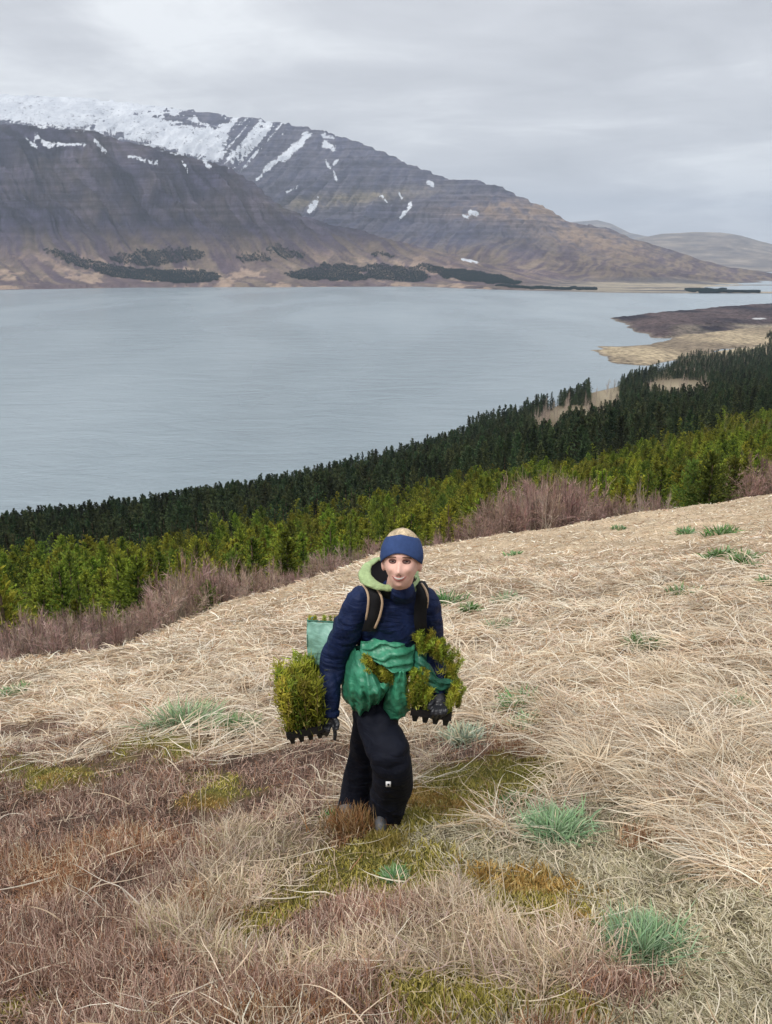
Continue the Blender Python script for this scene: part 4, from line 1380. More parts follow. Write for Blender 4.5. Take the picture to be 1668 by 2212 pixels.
def stalk(path, rad, label, name='dry_stalk', col=(.72, .62, .46), branches=()):
    """path: list of (px, py, height above ground in m) from root to tip"""
    pts = []
    x0, y0, z0 = on_ground(path[0][0], path[0][1])
    dy = 0.0
    for i, (a, b) in enumerate(path):
        Y = y0 + dy
        p = P(a, b, Y)
        pts.append([p.x, p.y, p.z])
        dy += .02
    def smooth(pp):
        pp = np.array(pp)
        t = np.linspace(0, len(pp) - 1, 14)
        return np.stack([np.interp(t, np.arange(len(pp)), pp[:, k]) for k in range(3)], 1)
    ac = Acc()
    q = smooth(pts); o0 = q[0].copy(); q = q - o0
    V, F = tube_np(q, np.linspace(rad, rad * .35, len(q)), 5)
    ac.add(V, F, np.array(col))
    if not branches:
        o = ac.build(name, MAT_GRASS)
        o.location = o0
        tag(o, label, 'stalk')
        return
    e = empty(name, tuple(o0)); tag(e, label, 'twig')
    ac.build('stem', MAT_GRASS, e)
    for br in branches:
        pp = []
        for (a, b) in br:
            p = P(a, b, y0 + .03); pp.append([p.x - o0[0], p.y - o0[1], p.z - o0[2]])
        bc = Acc(); q = smooth(pp)
        V, F = tube_np(q, np.linspace(rad * .7, rad * .25, len(q)), 5)
        bc.add(V, F, np.array(col)); bc.build('branch', MAT_GRASS, e)


for path, rad, lab in [
    ([(440, 1850), (437, 1760), (433, 1700), (432, 1660)], .0026, 'straight pale stalk standing in the heather left of the walker'),
    ([(445, 1900), (440, 1800), (446, 1690)], .0020, 'thin stalk just right of the straight pale one in the heather'),
    ([(585, 1860), (592, 1800), (600, 1740), (598, 1700)], .0026, 'pale upright stalk between the heather and the trouser leg'),
    ([(428, 2010), (400, 1930), (360, 1850), (325, 1790)], .0024, 'long pale stalk leaning to the left at the lower left'),
    ([(1118, 2060), (1095, 1960), (1082, 1860), (1060, 1760)], .0024, 'tall thin stalk leaning left in front of the wide blue-green tuft'),
    ([(1080, 2040), (1062, 1930), (1055, 1850), (1032, 1745)], .0024, 'tall thin stalk, left one of the pair below the wide blue-green tuft'),
    ([(1010, 1950), (960, 1870), (915, 1810)], .0018, 'slanting stalk between the boots and the pair of tall stalks'),
    ([(985, 2130), (980, 2000), (975, 1900)], .0016, 'fine upright stalk at the bottom centre'),
    ([(300, 1700), (320, 1660), (335, 1620)], .0024, 'short slanting stalk over the heather on the left'),
    ([(590, 1790), (625, 1700), (640, 1640)], .0022, 'slanting stalk below the seedling tray'),
    ([(120, 1545), (60, 1570), (0, 1600)], .0022, 'stalk lying over the grass at the left edge'),
    ([(725, 1885), (640, 1880), (500, 1870), (430, 1850)], .0020, 'nearly horizontal stalk in front of the left boot'),
    ([(1445, 1720), (1560, 1790), (1668, 1900)], .0026, 'long dead blade sweeping down to the right edge'),
    ([(255, 2211), (262, 2140), (268, 2090)], .0032, 'thick pale stalk poking in at the bottom edge on the left'),
    ([(1320, 1870), (1322, 1830), (1316, 1790)], .0014, 'tiny upright stalk on the grey mat'),
    ([(1192, 1700), (1150, 1610), (1138, 1560)], .0020, 'brown stalk left of the ring of arching grass'),
    ([(1600, 1300), (1612, 1260), (1618, 1225)], .003, 'single stalk on the slope near the row of three tufts'),
    ([(1310, 1420), (1288, 1395), (1270, 1365)], .003, 'dark twig leaning left next to the spiky tuft'),
]:
    stalk(path, rad, lab)
stalk([(315, 1985), (300, 1950), (262, 1915), (220, 1900), (160, 1865)], .0034, 'bleached branching twig lying on the heather at the lower left', 'dead_twig', (.74, .66, .55),
      [[(300, 1950), (330, 1925), (350, 1905)], [(262, 1915), (290, 1960), (270, 1990)], [(220, 1900), (190, 1925), (170, 1950)], [(300, 1950), (296, 1990)], [(250, 1990), (190, 1930), (150, 1910)]])

# ------------------------------------------------------------------ the walker
def fabric(name, col, rough=.75, var=.12, scale=40, bump=.0, spec=.3, weave=0):
    m = bpy.data.materials.new(name)
    m.use_nodes = True
    T = NT(m.node_tree)
    co = T.n('ShaderNodeTexCoord').outputs['Object']
    nz = T.noise(co, scale * .12, 4, .6)
    nf = T.noise(co, scale, 3, .6)
    v = T.math('MULTIPLY', T.mapr(nz, .3, .7, 1 - var, 1 + var), T.mapr(nf, .3, .7, 1 - var * .6, 1 + var * .6))
    c = T.n('ShaderNodeVectorMath', {0: (*col[:3],), 'Scale': v}, operation='SCALE').outputs[0]
    inp = {'Base Color': c, 'Roughness': rough, 'Specular IOR Level': spec}
    if bump:
        inp['Normal'] = T.n('ShaderNodeBump', {'Height': T.n('ShaderNodeTexNoise', {'Vector': T.n('ShaderNodeMapping', {0: co, 'Rotation': (0, .5, 0), 'Scale': (1, 1, 2.6)}).outputs[0], 'Scale': scale * .16, 'Detail': 4, 'Roughness': .5, 'Distortion': 1.2}).outputs[0], 'Strength': bump * 2, 'Distance': .035}).outputs[0]
    b = T.n('ShaderNodeBsdfPrincipled', inp)
    T.n('ShaderNodeOutputMaterial', {0: b.outputs[0]})
    return m


M_SKIN = fabric('skin', (.76, .46, .37), .5, .08, 120)
M_NAVY = fabric('navy_shell_fabric', (.008, .017, .060), .62, .3, 30, .35, .2)
M_PANT = fabric('black_shell_fabric', (.0065, .008, .015), .75, .2, 30, .3, .15)
M_BAND = fabric('blue_knit', (.028, .055, .15), .9, .18, 90)
M_HAIR = fabric('fair_hair', (.42, .33, .21), .6, .6, 160)
M_HOODG = fabric('light_green_fabric', (.33, .43, .21), .8, .22, 60, .4)
M_BLACK = fabric('black_lining', (.008, .008, .010), .8, .2, 40)
M_GLOVE = fabric('black_glove_leather', (.016, .017, .022), .38, .25, 50, .3, .5)
M_TAN = fabric('tan_piping', (.50, .36, .24), .7, .1, 60)
M_BOOT = fabric('grey_boot', (.11, .11, .115), .6, .25, 60)
M_LOGO = fabric('white_print', (.7, .7, .7), .6, .02, 10)
M_TARP = fabric('green_tarpaulin', (.036, .20, .115), .42, .38, 40, .18, .45)  # strong pale and dark noise paints backlight showing through the cloth
M_TARPP = fabric('pale_green_tarpaulin', (.22, .42, .34), .45, .2, 40, .16, .45)
M_TARPD = fabric('deep_green_tarpaulin', (.024, .14, .09), .45, .35, 40, .18, .45)
M_PLASTIC = fabric('black_plastic', (.008, .008, .009), .45, .1, 30, 0, .4)
M_SOIL = fabric('peat', (.04, .025, .016), .95, .4, 80)

YF = on_ground(828, 1806)[1]                 # toe of the front boot
YB = YF + .12


def dep_(p): return p[1] * CP - p[2] * SP


def Q(px, py, dy): return np.array(P(px, py, YB + dy))


def loft(rings, k=20, cap=True):
    """rings: (px, py, dy, half-width px, half-depth as a factor of half-width); -> V, F closed"""
    C_ = np.array([Q(r[0], r[1], r[2]) for r in rings])
    W_ = np.array([r[3] * dep_(c) / FOC for r, c in zip(rings, C_)])
    D_ = np.array([(r[4] if len(r) > 4 else 1.0) for r in rings]) * W_
    return loft3(C_, W_, D_, k, cap)


def loft3(C_, W_, D_, k=16, cap=True, n_sub=3):
    C_ = np.asarray(C_, float)
    n = len(C_)
    t = np.linspace(0, n - 1, (n - 1) * n_sub + 1)
    def cub(a):
        # Catmull-Rom through the rings
        a = np.asarray(a, float)
        A = np.concatenate([2 * a[:1] - a[1:2], a, 2 * a[-1:] - a[-2:-1]])
        i = np.minimum(t.astype(int), n - 2); u = (t - i)
        if a.ndim > 1: u = u[:, None]
        p0, p1, p2, p3 = A[i], A[i + 1], A[i + 2], A[i + 3]
        return .5 * ((2 * p1) + (-p0 + p2) * u + (2 * p0 - 5 * p1 + 4 * p2 - p3) * u ** 2 + (-p0 + 3 * p1 - 3 * p2 + p3) * u ** 3)
    C2, W2, D2 = cub(C_), cub(W_), cub(D_)
    d = np.gradient(C2, axis=0); d /= np.linalg.norm(d, axis=1, keepdims=True)
    ref = np.array([1.0, 0, 0]) if abs(d[:, 0]).mean() < .75 else np.array([0, 0, 1.0])
    a = ref - d * (d @ ref)[:, None]; a /= np.linalg.norm(a, axis=1, keepdims=True)
    b = np.cross(d, a)
    th = np.arange(k) / k * 2 * math.pi
    V = C2[:, None] + W2[:, None, None] * np.cos(th)[None, :, None] * a[:, None] + D2[:, None, None] * np.sin(th)[None, :, None] * b[:, None]
    F = [tuple(f) for f in grid_faces(len(C2), k, wrap=True)]
    V = V.reshape(-1, 3)
    if cap:
        # rounded caps
        e0 = C2[0] - d[0] * min(W2[0], D2[0]) * .6; e1 = C2[-1] + d[-1] * min(W2[-1], D2[-1]) * .6
        V = np.concatenate([V, [e0, e1]])
        n0, n1 = len(V) - 2, len(V) - 1
        m = (len(C2) - 1) * k
        F += [(n0, (j + 1) % k, j) for j in range(k)]
        F += [(n1, m + j, m + (j + 1) % k) for j in range(k)]
    return V, F


def ellipsoid(c, r, k=20, rot=None):
    th = np.linspace(0, math.pi, k // 2 + 1)[1:-1]; ph = np.arange(k) / k * 2 * math.pi
    V = np.stack([np.sin(th)[:, None] * np.cos(ph), np.sin(th)[:, None] * np.sin(ph), np.cos(th)[:, None] + 0 * ph], -1).reshape(-1, 3)
    V = np.concatenate([V, [[0, 0, 1], [0, 0, -1]]]) * np.array(r)
    if rot is not None: V = V @ np.array(rot).T
    F = [tuple(f) for f in grid_faces(len(th), k, wrap=True)]
    n0 = len(V) - 2; m = (len(th) - 1) * k
    F += [(n0, (j + 1) % k, j) for j in range(k)] + [(n0 + 1, m + j, m + (j + 1) % k) for j in range(k)]
    return V + np.array(c), F


def raw_mesh(name, parts):
    V, F, n = [], [], 0
    for v, f in parts:
        V.append(np.asarray(v)); F += [tuple(int(i) + n for i in q) for q in f]; n += len(v)
    me = bpy.data.meshes.new(name)
    me.from_pydata([tuple(x) for x in np.concatenate(V)], [], F)
    me.update()
    bm = bmesh.new(); bm.from_mesh(me)
    bmesh.ops.recalc_face_normals(bm, faces=bm.faces)
    bm.to_mesh(me); bm.free()
    return me


def fuse(name, parts, voxel, mat, parent, smooth=2, wrinkle=None):
    """join closed shapes into one continuous skin"""
    me = raw_mesh(name, parts)
    o = bpy.data.objects.new(name, me); C.objects.link(o)
    md = o.modifiers.new('remesh', 'REMESH'); md.mode = 'VOXEL'; md.voxel_size = voxel
    if smooth:
        ms = o.modifiers.new('smooth', 'SMOOTH'); ms.iterations = smooth; ms.factor = .5
    dg = bpy.context.evaluated_depsgraph_get()
    dg.update()
    nm = bpy.data.meshes.new_from_object(o.evaluated_get(dg))
    o.modifiers.clear()
    o.data = nm
    nm.name = name
    if wrinkle is not None:
        n = len(nm.vertices)
        co = np.zeros(n * 3, np.float32); nm.vertices.foreach_get('co', co); co = co.reshape(-1, 3).astype(float)
        no = np.zeros(n * 3, np.float32); nm.vertices.foreach_get('normal', no); no = no.reshape(-1, 3)
        co = co + no * wrinkle(co)[:, None]
        nm.vertices.foreach_set('co', co.astype(np.float32).ravel())
    nm.polygons.foreach_set('use_smooth', np.ones(len(nm.polygons), bool))
    nm.materials.clear(); nm.materials.append(mat)
    nm.update()
    o.parent = parent
    return o


def part(name, parts, mat, parent, smooth=True, solid=0):
    me = raw_mesh(name, parts)
    me.polygons.foreach_set('use_smooth', np.full(len(me.polygons), smooth))
    me.materials.append(mat)
    o = link(bpy.data.objects.new(name, me), parent)
    if solid:
        md = o.modifiers.new('solid', 'SOLIDIFY'); md.thickness = solid; md.offset = 0
    return o


def folds(amp, fx, fy, fz, seed, sharp=.8):
    def f(co):
        big = fbm(co[:, 0] * 5 + 3, co[:, 2] * 4.5 + co[:, 1] * 3, 2, seed + 5)
        w = co[:, 2] * 17 + co[:, 0] * 13 + 2.2 * fbm(co[:, 0] * 5, co[:, 2] * 5, 2, seed + 7)
        cr = 1 - np.abs(np.sin(w)) ** .6
        msk = np.clip(fbm(co[:, 0] * 4 + 9, co[:, 2] * 4, 2, seed + 8) * 3 + .3, 0, 1)
        extra = amp * 1.1 * big + amp * 1.0 * cr * msk
        n = fbm(co[:, 0] * fx + co[:, 2] * fz * .6 + 7, co[:, 2] * fz + co[:, 1] * fy - co[:, 0] * fx * .5, 3, seed, .45)
        return extra + amp * (np.abs(n) ** sharp * 1.6 - .4)
    return f


person = empty('person', (float(Q(820, 1780, 0)[0]), float(YB + .05), gz(float(Q(820, 1780, 0)[0]), float(YB + .05))))
tag(person, 'walker in navy jacket, black trousers and blue headband climbing towards the camera, smiling', 'person')
PM = Matrix.Translation(-person.location)


def to_person():
    """children were built in world space: shift them under the empty"""
    for ch in person.children:
        if ch.get('_done') is None:
            ch.matrix_parent_inverse = Matrix.Identity(4)
            ch.location = -person.location
            ch['_done'] = 1


# head frame
HC = np.array(P(868, 1204, YB - .285))
hs = dep_(HC) / FOC                                     # metres per frame pixel at the head
hf = -HC / np.linalg.norm(HC)                           # face direction: towards the camera
hu = np.array([0, 0, 1.0]) - hf * hf[2]; hu /= np.linalg.norm(hu)
hr = np.cross(hu, hf)                                   # right in the picture
if hr[0] < 0: hr = -hr
_a = math.radians(1.5)
hr, hu = hr * math.cos(_a) + hu * math.sin(_a) * -1, hu * math.cos(_a) + hr * math.sin(_a)
_b = math.radians(6)                                   # face a little to the left in the picture
hf, hr = hf * math.cos(_b) - hr * math.sin(_b), hr * math.cos(_b) + hf * math.sin(_b)
HM = np.stack([hr, hu, hf], 1)


def head_w(y):
    """half width of the head at local height y"""
    return np.where(y > 0, .0775 * np.sqrt(np.clip(1 - (y / .118) ** 2, 0, 1)),
                    (.0760 - .018 * np.clip(-y / .07, 0, 1) ** 1.6 - .020 * np.clip((-y - .07) / .05, 0, 1)) * np.sqrt(np.clip(1 - np.clip(-y / .132, 0, 1) ** 4.0, 0, 1)))


def head_d(y):
    return np.where(y > 0, .094 * np.sqrt(np.clip(1 - (y / .118) ** 2, 0, 1)), (.094 - .006 * np.clip(-y / .1, 0, 1)) * np.sqrt(np.clip(1 - np.clip(-y / .132, 0, 1) ** 4.5, 0, 1)))


def G(x, y, cx_, cy_, sx, sy): return np.exp(-((x - cx_) / sx) ** 2 - ((y - cy_) / sy) ** 2)


def feat(x, y):
    f = .024 * G(x, y, 0, -.062, .0125, .013) + .016 * G(x, y, 0, -.045, .008, .02) + .006 * (G(x, y, -.012, -.066, .007, .007) + G(x, y, .012, -.066, .007, .007))
    f -= .0125 * (G(x, y, -.029, -.018, .016, .011) + G(x, y, .029, -.018, .016, .011))
    f += .012 * (G(x, y, -.040, -.050, .017, .014) + G(x, y, .040, -.050, .017, .014))
    f += .005 * G(x, y, 0, .002, .04, .010)
    f += .007 * G(x, y, 0, -.116, .020, .013) + .005 * G(x, y, 0, -.088, .022, .012)
    f -= .004 * (G(x, y, -.034, -.078, .008, .012) + G(x, y, .034, -.078, .008, .012)) + .004 * G(x, y, 0, -.102, .02, .006)
    return f


def face_z(x, y):
    x = np.asarray(x, float); y = np.asarray(y, float)
    w, d = head_w(y) + 1e-6, head_d(y)
    return d * np.sqrt(np.clip(1 - (x / w) ** 2, 0, 1)) + feat(x, y)


def hl(x, y, z):
    L = np.stack(np.broadcast_arrays(np.asarray(x, float), np.asarray(y, float), np.asarray(z, float)), -1)
    return L @ HM.T + HC


def head_shell(off=0.0, na=72, nb=56, ylo=None, yhi=None, feats=True, a0=-math.pi, a1=math.pi, closed=True):
    a = np.linspace(a0, a1, na, endpoint=not closed)
    v = np.linspace(0, 1, nb)
    A, Vv = np.meshgrid(a, v)
    if ylo is None:
        y = -.1319 + (.1319 + .1179) * (.5 - .5 * np.cos(Vv * math.pi))
    else:
        y = ylo(A) * (1 - Vv) + yhi(A) * Vv
    w = head_w(y) + off * np.sqrt(np.clip(1 - np.abs(y / .14) ** 4, .1, 1)); d = head_d(y) + off
    x = w * np.sin(A); z = d * np.cos(A)
    back = np.clip(-np.cos(A), 0, 1)
    z = z * (1 + .12 * back * (y > -.06))
    if feats:
        fr = np.clip(np.cos(A) * 2.5, 0, 1)
        z = z + feat(x, y) * fr
    V = hl(x, y, z).reshape(-1, 3)
    F = [tuple(f) for f in grid_faces(nb, na, wrap=closed)]
    if ylo is None:
        V = np.concatenate([V, hl(0, -.132, 0.01)[None], hl(0, .118, 0)[None]])
        n0 = len(V) - 2; m = (nb - 1) * na
        F += [(n0, (j + 1) % na, j) for j in range(na)] + [(n0 + 1, m + j, m + (j + 1) % na) for j in range(na)]
    return V, F


def build_person():
    pe = person
    # ---- body: one continuous figure (head, neck, trunk, arms, legs), mostly covered by clothes
    ear = [ellipsoid(hl(s * .076, -.030, -.008), (.010, .012, .030), 14) for s in (-1, 1)]
    neck = loft3([hl(0, -.07, -.02), Q(862, 1262, -.17), Q(860, 1290, -.11)], [.052, .055, .062], [.055, .058, .065])
    trunk = loft([(858, 1292, -.10, 44, .6), (853, 1330, -.07, 56, .7), (846, 1400, 0, 48, .75), (830, 1470, .03, 46, .8), (822, 1510, .03, 42, .8)], 20)
    armr = loft([(790, 1298, -.10, 20), (758, 1345, -.07, 17), (729, 1405, -.035, 14), (717, 1470, -.075, 12), (714, 1545, -.13, 11)], 12)
    arml = loft([(910, 1298, -.09, 20), (930, 1345, -.07, 17), (935, 1390, .015, 13), (941, 1440, -.04, 12), (944, 1475, -.10, 11), (946, 1508, -.14, 10)], 12)
    legl = loft([(814, 1500, .02, 28), (822, 1575, -.09, 22), (845, 1636, -.16, 20), (845, 1695, -.05, 20), (831, 1762, .09, 15)], 14)
    legr = loft([(804, 1500, .05, 28), (788, 1585, .065, 20), (777, 1650, .12, 17), (771, 1710, .2, 18), (765, 1764, .22, 14)], 14)
    fuse('body', [head_shell(), neck, trunk, armr, arml, legl, legr] + ear, .0052, M_SKIN, pe, smooth=0)

    # ---- face details
    def patch(name, outline, off, mat, n=7):
        """outline: top and bottom curves over x -> thin plate following the face"""
        xs, top, bot = outline
        V = []
        for q in np.linspace(0, 1, n):
            y = np.array(top) * (1 - q) + np.array(bot) * q
            V.append(hl(xs, y, face_z(xs, y) + off))
        part(name, [(np.concatenate(V), grid_faces(n, len(xs)))], mat, pe, solid=.0015)
    u = np.linspace(-1, 1, 13)
    ar = np.sqrt(1 - u ** 2)
    M_EYEW = fabric('eye_white', (.22, .17, .16), .3, .02, 10)
    M_IRIS = fabric('dark_iris', (.02, .018, .02), .2, .02, 10)
    M_SHADE = fabric('lid_and_nostril_shade', (.13, .06, .05), .7, .1, 10)  # painted shade for the eye sockets, also the dark of the nostrils
    M_LIP = fabric('lips', (.50, .19, .17), .5, .08, 30)
    M_TOOTH = fabric('teeth', (.74, .70, .64), .4, .02, 10)
    M_BROW = fabric('eyebrow_hair', (.16, .09, .06), .8, .2, 60)
    M_BLUSH = fabric('flushed_skin', (.58, .27, .21), .5, .08, 30)
    for s in (-1, 1):
        cx_ = s * .0285
        patch('eyelid_shade', (cx_ + u * .0165, -.0125 + ar * .0060, -.0175 - ar * .0085), .0012, M_SHADE)  # dark patch over the lid, enlarged to paint shade in the eye socket
        patch('eye', (cx_ + u * .0115, -.0165 + ar * .0020, -.0170 - ar * .0024), .0030, M_EYEW)
        patch('iris', (cx_ + .001 + u * .0050, -.0165 + ar * .0024, -.0168 - ar * .0028), .0042, M_IRIS)
        patch('eyebrow', (cx_ + s * .002 + u * .0175, .0005 + .0028 * ar - .0012 * u * s, -.0025 + .0005 * ar - .0025 * u * s), .0022, M_BROW)
        patch('nostril', (s * .0075 + u * .0032, -.0735 + ar * .0012, -.0735 - ar * .0016), .0012, M_SHADE, 4)
    patch('lips', (u * .0295, -.0815 + .0062 * u ** 2 + ar * .0032, -.0850 + .0095 * u ** 2 - ar * .0105), .0018, M_LIP)
    patch('teeth', (u * .0220, -.0822 + .0060 * u ** 2 + ar * .0001, -.0842 + .0080 * u ** 2 - ar * .0042), .0034, M_TOOTH)

    # ---- hair, headband
    def mkhair():
        V, F = head_shell(.0065, 60, 30, lambda a: .080 - .140 * np.clip(-np.cos(a) + .25, 0, 1), lambda a: .1178 + 0 * a, feats=False)
        top = hl(0, .1225, 0)[None]
        n = len(V); m = 29 * 60
        # rough, wavy surface
        c = V - HC
        ang = np.arctan2(c @ hr, c @ hf); yy = c @ hu
        nrm = c / np.linalg.norm(c, axis=1, keepdims=True)
        V = V + nrm * (.0035 * fbm(ang * 9, yy * 25, 3, 5) + .003)[:, None]
        V = np.concatenate([V, top + hu * .002])
        return V, F + [(n, m + j, m + (j + 1) % 60) for j in range(60)]
    hair = part('hair', [mkhair()], M_HAIR, pe)
    a = Acc()
    r = np.random.default_rng(2)
    n = 2600
    aa = r.uniform(-math.pi, math.pi, n); y0 = r.uniform(.090, .1172, n)
    x = (head_w(y0) + .0085) * np.sin(aa); z = (head_d(y0) + .0085) * np.cos(aa)
    B = hl(x, y0, z)
    T_ = hl(x * 1.25, y0 - .03, z * 1.25) - B
    az = np.arctan2(T_[:, 1], T_[:, 0]); ph = np.arctan2(T_[:, 2], np.hypot(T_[:, 0], T_[:, 1])) + .25
    a.ribbons(B, az, ph, r.uniform(.008, .024, n), r.uniform(.0, 1.0, n), np.full(n, .0026), 3, jit((.56, .45, .30), n, .6, .06, r), rng=r, wig=.2)
    a.build('loose_hair', MAT_GRASS, pe)
    part('headband', [head_shell(.0105, 72, 14, lambda q: .0155 - .046 * np.clip(np.abs(np.sin(q)) - .12, 0, 1) ** 1.5 * (np.cos(q) > -.2) - .046 * (np.cos(q) <= -.2),
                                 lambda q: .0925 - .012 * np.abs(np.sin(q)) - .02 * np.clip(-np.cos(q), 0, 1), feats=False)], M_BAND, pe, solid=.004)

    # ---- jacket
    torso = loft([(861, 1272, -.135, 36, .95), (858, 1284, -.12, 62, .72), (855, 1304, -.10, 80, .62), (853, 1335, -.07, 76, .74), (850, 1372, -.02, 72, .80), (846, 1402, .01, 72, .82), (840, 1430, .02, 66, .85)], 26)
    slr = loft([(800, 1292, -.11, 30), (775, 1303, -.11, 33), (757, 1345, -.08, 31), (730, 1402, -.04, 28), (720, 1440, -.04, 26), (716, 1490, -.09, 23), (714, 1541, -.13, 19.5)], 18)
    sll = loft([(905, 1290, -.10, 30), (920, 1305, -.10, 32), (930, 1345, -.07, 29), (934, 1388, .02, 26), (940, 1430, -.02, 23), (943, 1470, -.09, 20), (945, 1498, -.13, 18)], 18)
    collar = loft3([Q(862, 1287, -.10), hl(.0, -.128, -.07)], [.070, .050], [.06, .050])
    fuse('jacket', [torso, slr, sll, collar], .0068, M_NAVY, pe, 3, folds(.0115, 9, 5, 5, 21))
    part('cuff', [loft([(714, 1534, -.128, 20.5), (713, 1543, -.132, 20.5)], 16)], M_NAVY, pe)

    # ---- trousers
    hips = loft([(838, 1425, .02, 56, .85), (824, 1470, .03, 56, .95), (812, 1515, .03, 50, .95)], 22)
    fl = loft([(812, 1500, .02, 46, .95), (814, 1555, -.07, 42), (831, 1600, -.16, 42), (846, 1638, -.20, 42), (847, 1690, -.08, 41), (840, 1735, .02, 41), (833, 1762, .07, 40), (829, 1782, .09, 35)], 22)
    fr = loft([(802, 1500, .05, 38, .95), (796, 1560, .06, 31), (787, 1610, .10, 28), (778, 1655, .13, 28), (771, 1700, .18, 32), (766, 1745, .20, 34), (762, 1768, .21, 34), (760, 1782, .21, 30)], 22)
    fuse('trousers', [hips, fl, fr], .0075, M_PANT, pe, 3, folds(.012, 8, 4, 3.5, 31))
    # printed mark on the knee: a small white square emblem
    tm = pe.children[-1].data
    co = np.zeros(len(tm.vertices) * 3, np.float32); tm.vertices.foreach_get('co', co); co = co.reshape(-1, 3).astype(float)
    ex, ey = pix(co[:, 0], co[:, 1], co[:, 2])
    near_ = (np.hypot(ex - 839, ey - 1693) < 9)
    yv = co[near_, 1].min()
    lc = np.array(P(839, 1693, yv - .004))
    k = dep_(lc) / FOC
    part('emblem', [(np.array([lc + np.array([sx * 5.5 * k, -.0, sz * 6.5 * k]) for sx, sz in ((-1, -1), (1, -1), (1, 1), (-1, 1))]), [(0, 1, 2, 3)])], M_LOGO, pe, solid=.002)
    part('emblem_dot', [ellipsoid(lc + np.array([0, -.003, -.001]), (2.4 * k, .001, 2.8 * k), 12)], M_PANT, pe)

    # ---- boots
    for (px, py, dy, nm) in ((827, 1787, .10, 'boot'), (760, 1780, .20, 'boot')):
        c = Q(px, py, dy)
        g0 = gz(float(c[0]), float(c[1]))
        x0 = c[0]; y0 = c[1]
        shp = []
        for t, w, h in ((.06, .038, .10), (.0, .043, .11), (-.06, .046, .085), (-.13, .048, .06), (-.19, .042, .045), (-.215, .028, .032)):
            gg = gz(float(x0), float(y0 + t))
            shp.append(((x0 - .01, y0 + t, gg + h * .5 + .012), w, h * .55))
        part(nm, [loft3([s_[0] for s_ in shp], [s_[2] for s_ in shp], [s_[1] for s_ in shp], 16)], M_BOOT, pe)

    # ---- hood lying open round the neck
    rim = [(862, 1273, -.25, 6), (838, 1270, -.255, 9), (812, 1264, -.235, 13), (793, 1253, -.20, 16), (789, 1236, -.16, 13), (795, 1219, -.12, 9), (813, 1209, -.07, 8), (840, 1206, -.02, 9),
           (872, 1212, .0, 8), (893, 1228, -.06, 7), (901, 1246, -.13, 5), (897, 1260, -.19, 5), (882, 1270, -.23, 5), (862, 1273, -.25, 6)]
    Rp = np.array([Q(*r_[:3]) for r_ in rim]); rw = np.array([r_[3] for r_ in rim]) * .0019
    hv, hfc = loft3(Rp, rw * 1.05, rw * .5, 14, cap=False)
    cen = hv.mean(0)
    dd = hv - cen; dd /= np.linalg.norm(dd, axis=1, keepdims=True)
    an = np.arctan2(dd[:, 1], dd[:, 0])
    hv = hv + dd * (.0075 * fbm(an * 3.5 + 4, hv[:, 2] * 45, 3, 17))[:, None]
    part('hood', [(hv, hfc)], M_HOODG, pe)
    # outside of the hood down to the shoulders, and its black lining
    nc = Q(862, 1283, -.13)
    t = np.linspace(0, len(Rp) - 1, 50)
    Rf = np.stack([np.interp(t, np.arange(len(Rp)), Rp[:, k_]) for k_ in range(3)], 1)
    rows_o, rows_i = [], []
    for q in np.linspace(0, 1, 8):
        o_ = Rf * (1 - q * .35) + nc * q * .35
        wgt = np.clip((Rf[:, 1] - Rf[:, 1].min()) / .12, .12, 1)[:, None]
        o_[:, 2] -= (.012 + .085 * q) * wgt[:, 0]
        o_ += (Rf - nc) * .14 * math.sin(q * math.pi) * wgt
        rows_o.append(o_)
        i_ = Rf * (1 - q * .62) + nc * q * .62
        i_[:, 2] -= .05 * math.sin(q * 1.57) - .004
        rows_i.append(i_)
    part('hood_outside', [(np.concatenate(rows_o), grid_faces(8, 50))], M_HOODG, pe, solid=.003)
    part('hood_lining', [(np.concatenate(rows_i), grid_faces(8, 50))], M_BLACK, pe, solid=.003)

    # ---- gloves: palm, four fingers of different lengths and a thumb
    def glove(wr, palm, fingers, thumb, r0):
        ps = [loft3([wr, wr * .5 + palm * .5, palm], [r0 * .9, r0 * 1.05, r0 * 1.15], [r0 * .8, r0 * .72, r0 * .6], 14)]
        for f, rr in fingers: ps.append(loft3(f, [rr, rr * .98, rr * .92, rr * .78][:len(f)], [rr, rr * .98, rr * .92, rr * .78][:len(f)], 10))
        rr = .0115
        ps.append(loft3(thumb, [rr * 1.15, rr * 1.05, rr * .85][:len(thumb)], [rr * 1.1, rr, rr * .8][:len(thumb)], 10))
        return fuse('glove', ps, .0035, M_GLOVE, pe, 1)
    wr = Q(713, 1541, -.135); pl = Q(709, 1562, -.145)
    fg = []
    for i, (fx, ln) in enumerate(((-13, .9), (-5, 1.0), (4, 1.05), (12, .9))):
        a0 = Q(709 + fx, 1563, -.150); a1 = Q(706 + fx * 1.05, 1563 + 11 * ln, -.185); a2 = Q(703 + fx * 1.05, 1563 + 20 * ln, -.175); a3 = Q(701 + fx * 1.0, 1563 + 23 * ln, -.15)
        fg.append(([a0, a1, a2, a3], .0100 - .0008 * (i == 0)))
    # index finger points down along the tray
    fg[3] = ([Q(720, 1562, -.15), Q(723, 1574, -.165), Q(724, 1586, -.165), Q(723, 1597, -.16)], .0100)
    glove(wr, pl, fg, [Q(722, 1550, -.15), Q(729, 1562, -.165), Q(727, 1575, -.175)], .033)
    wr = Q(945, 1500, -.14); pl = Q(951, 1522, -.165)
    fg = []
    for i, (fx, ln) in enumerate(((-12, .95), (-4, 1.05), (5, 1.0), (13, .85))):
        fg.append(([Q(951 + fx, 1523, -.17), Q(949 + fx * 1.1, 1523 + 12 * ln, -.215), Q(946 + fx * 1.1, 1523 + 22 * ln, -.21), Q(944 + fx, 1523 + 28 * ln, -.18)], .0102))
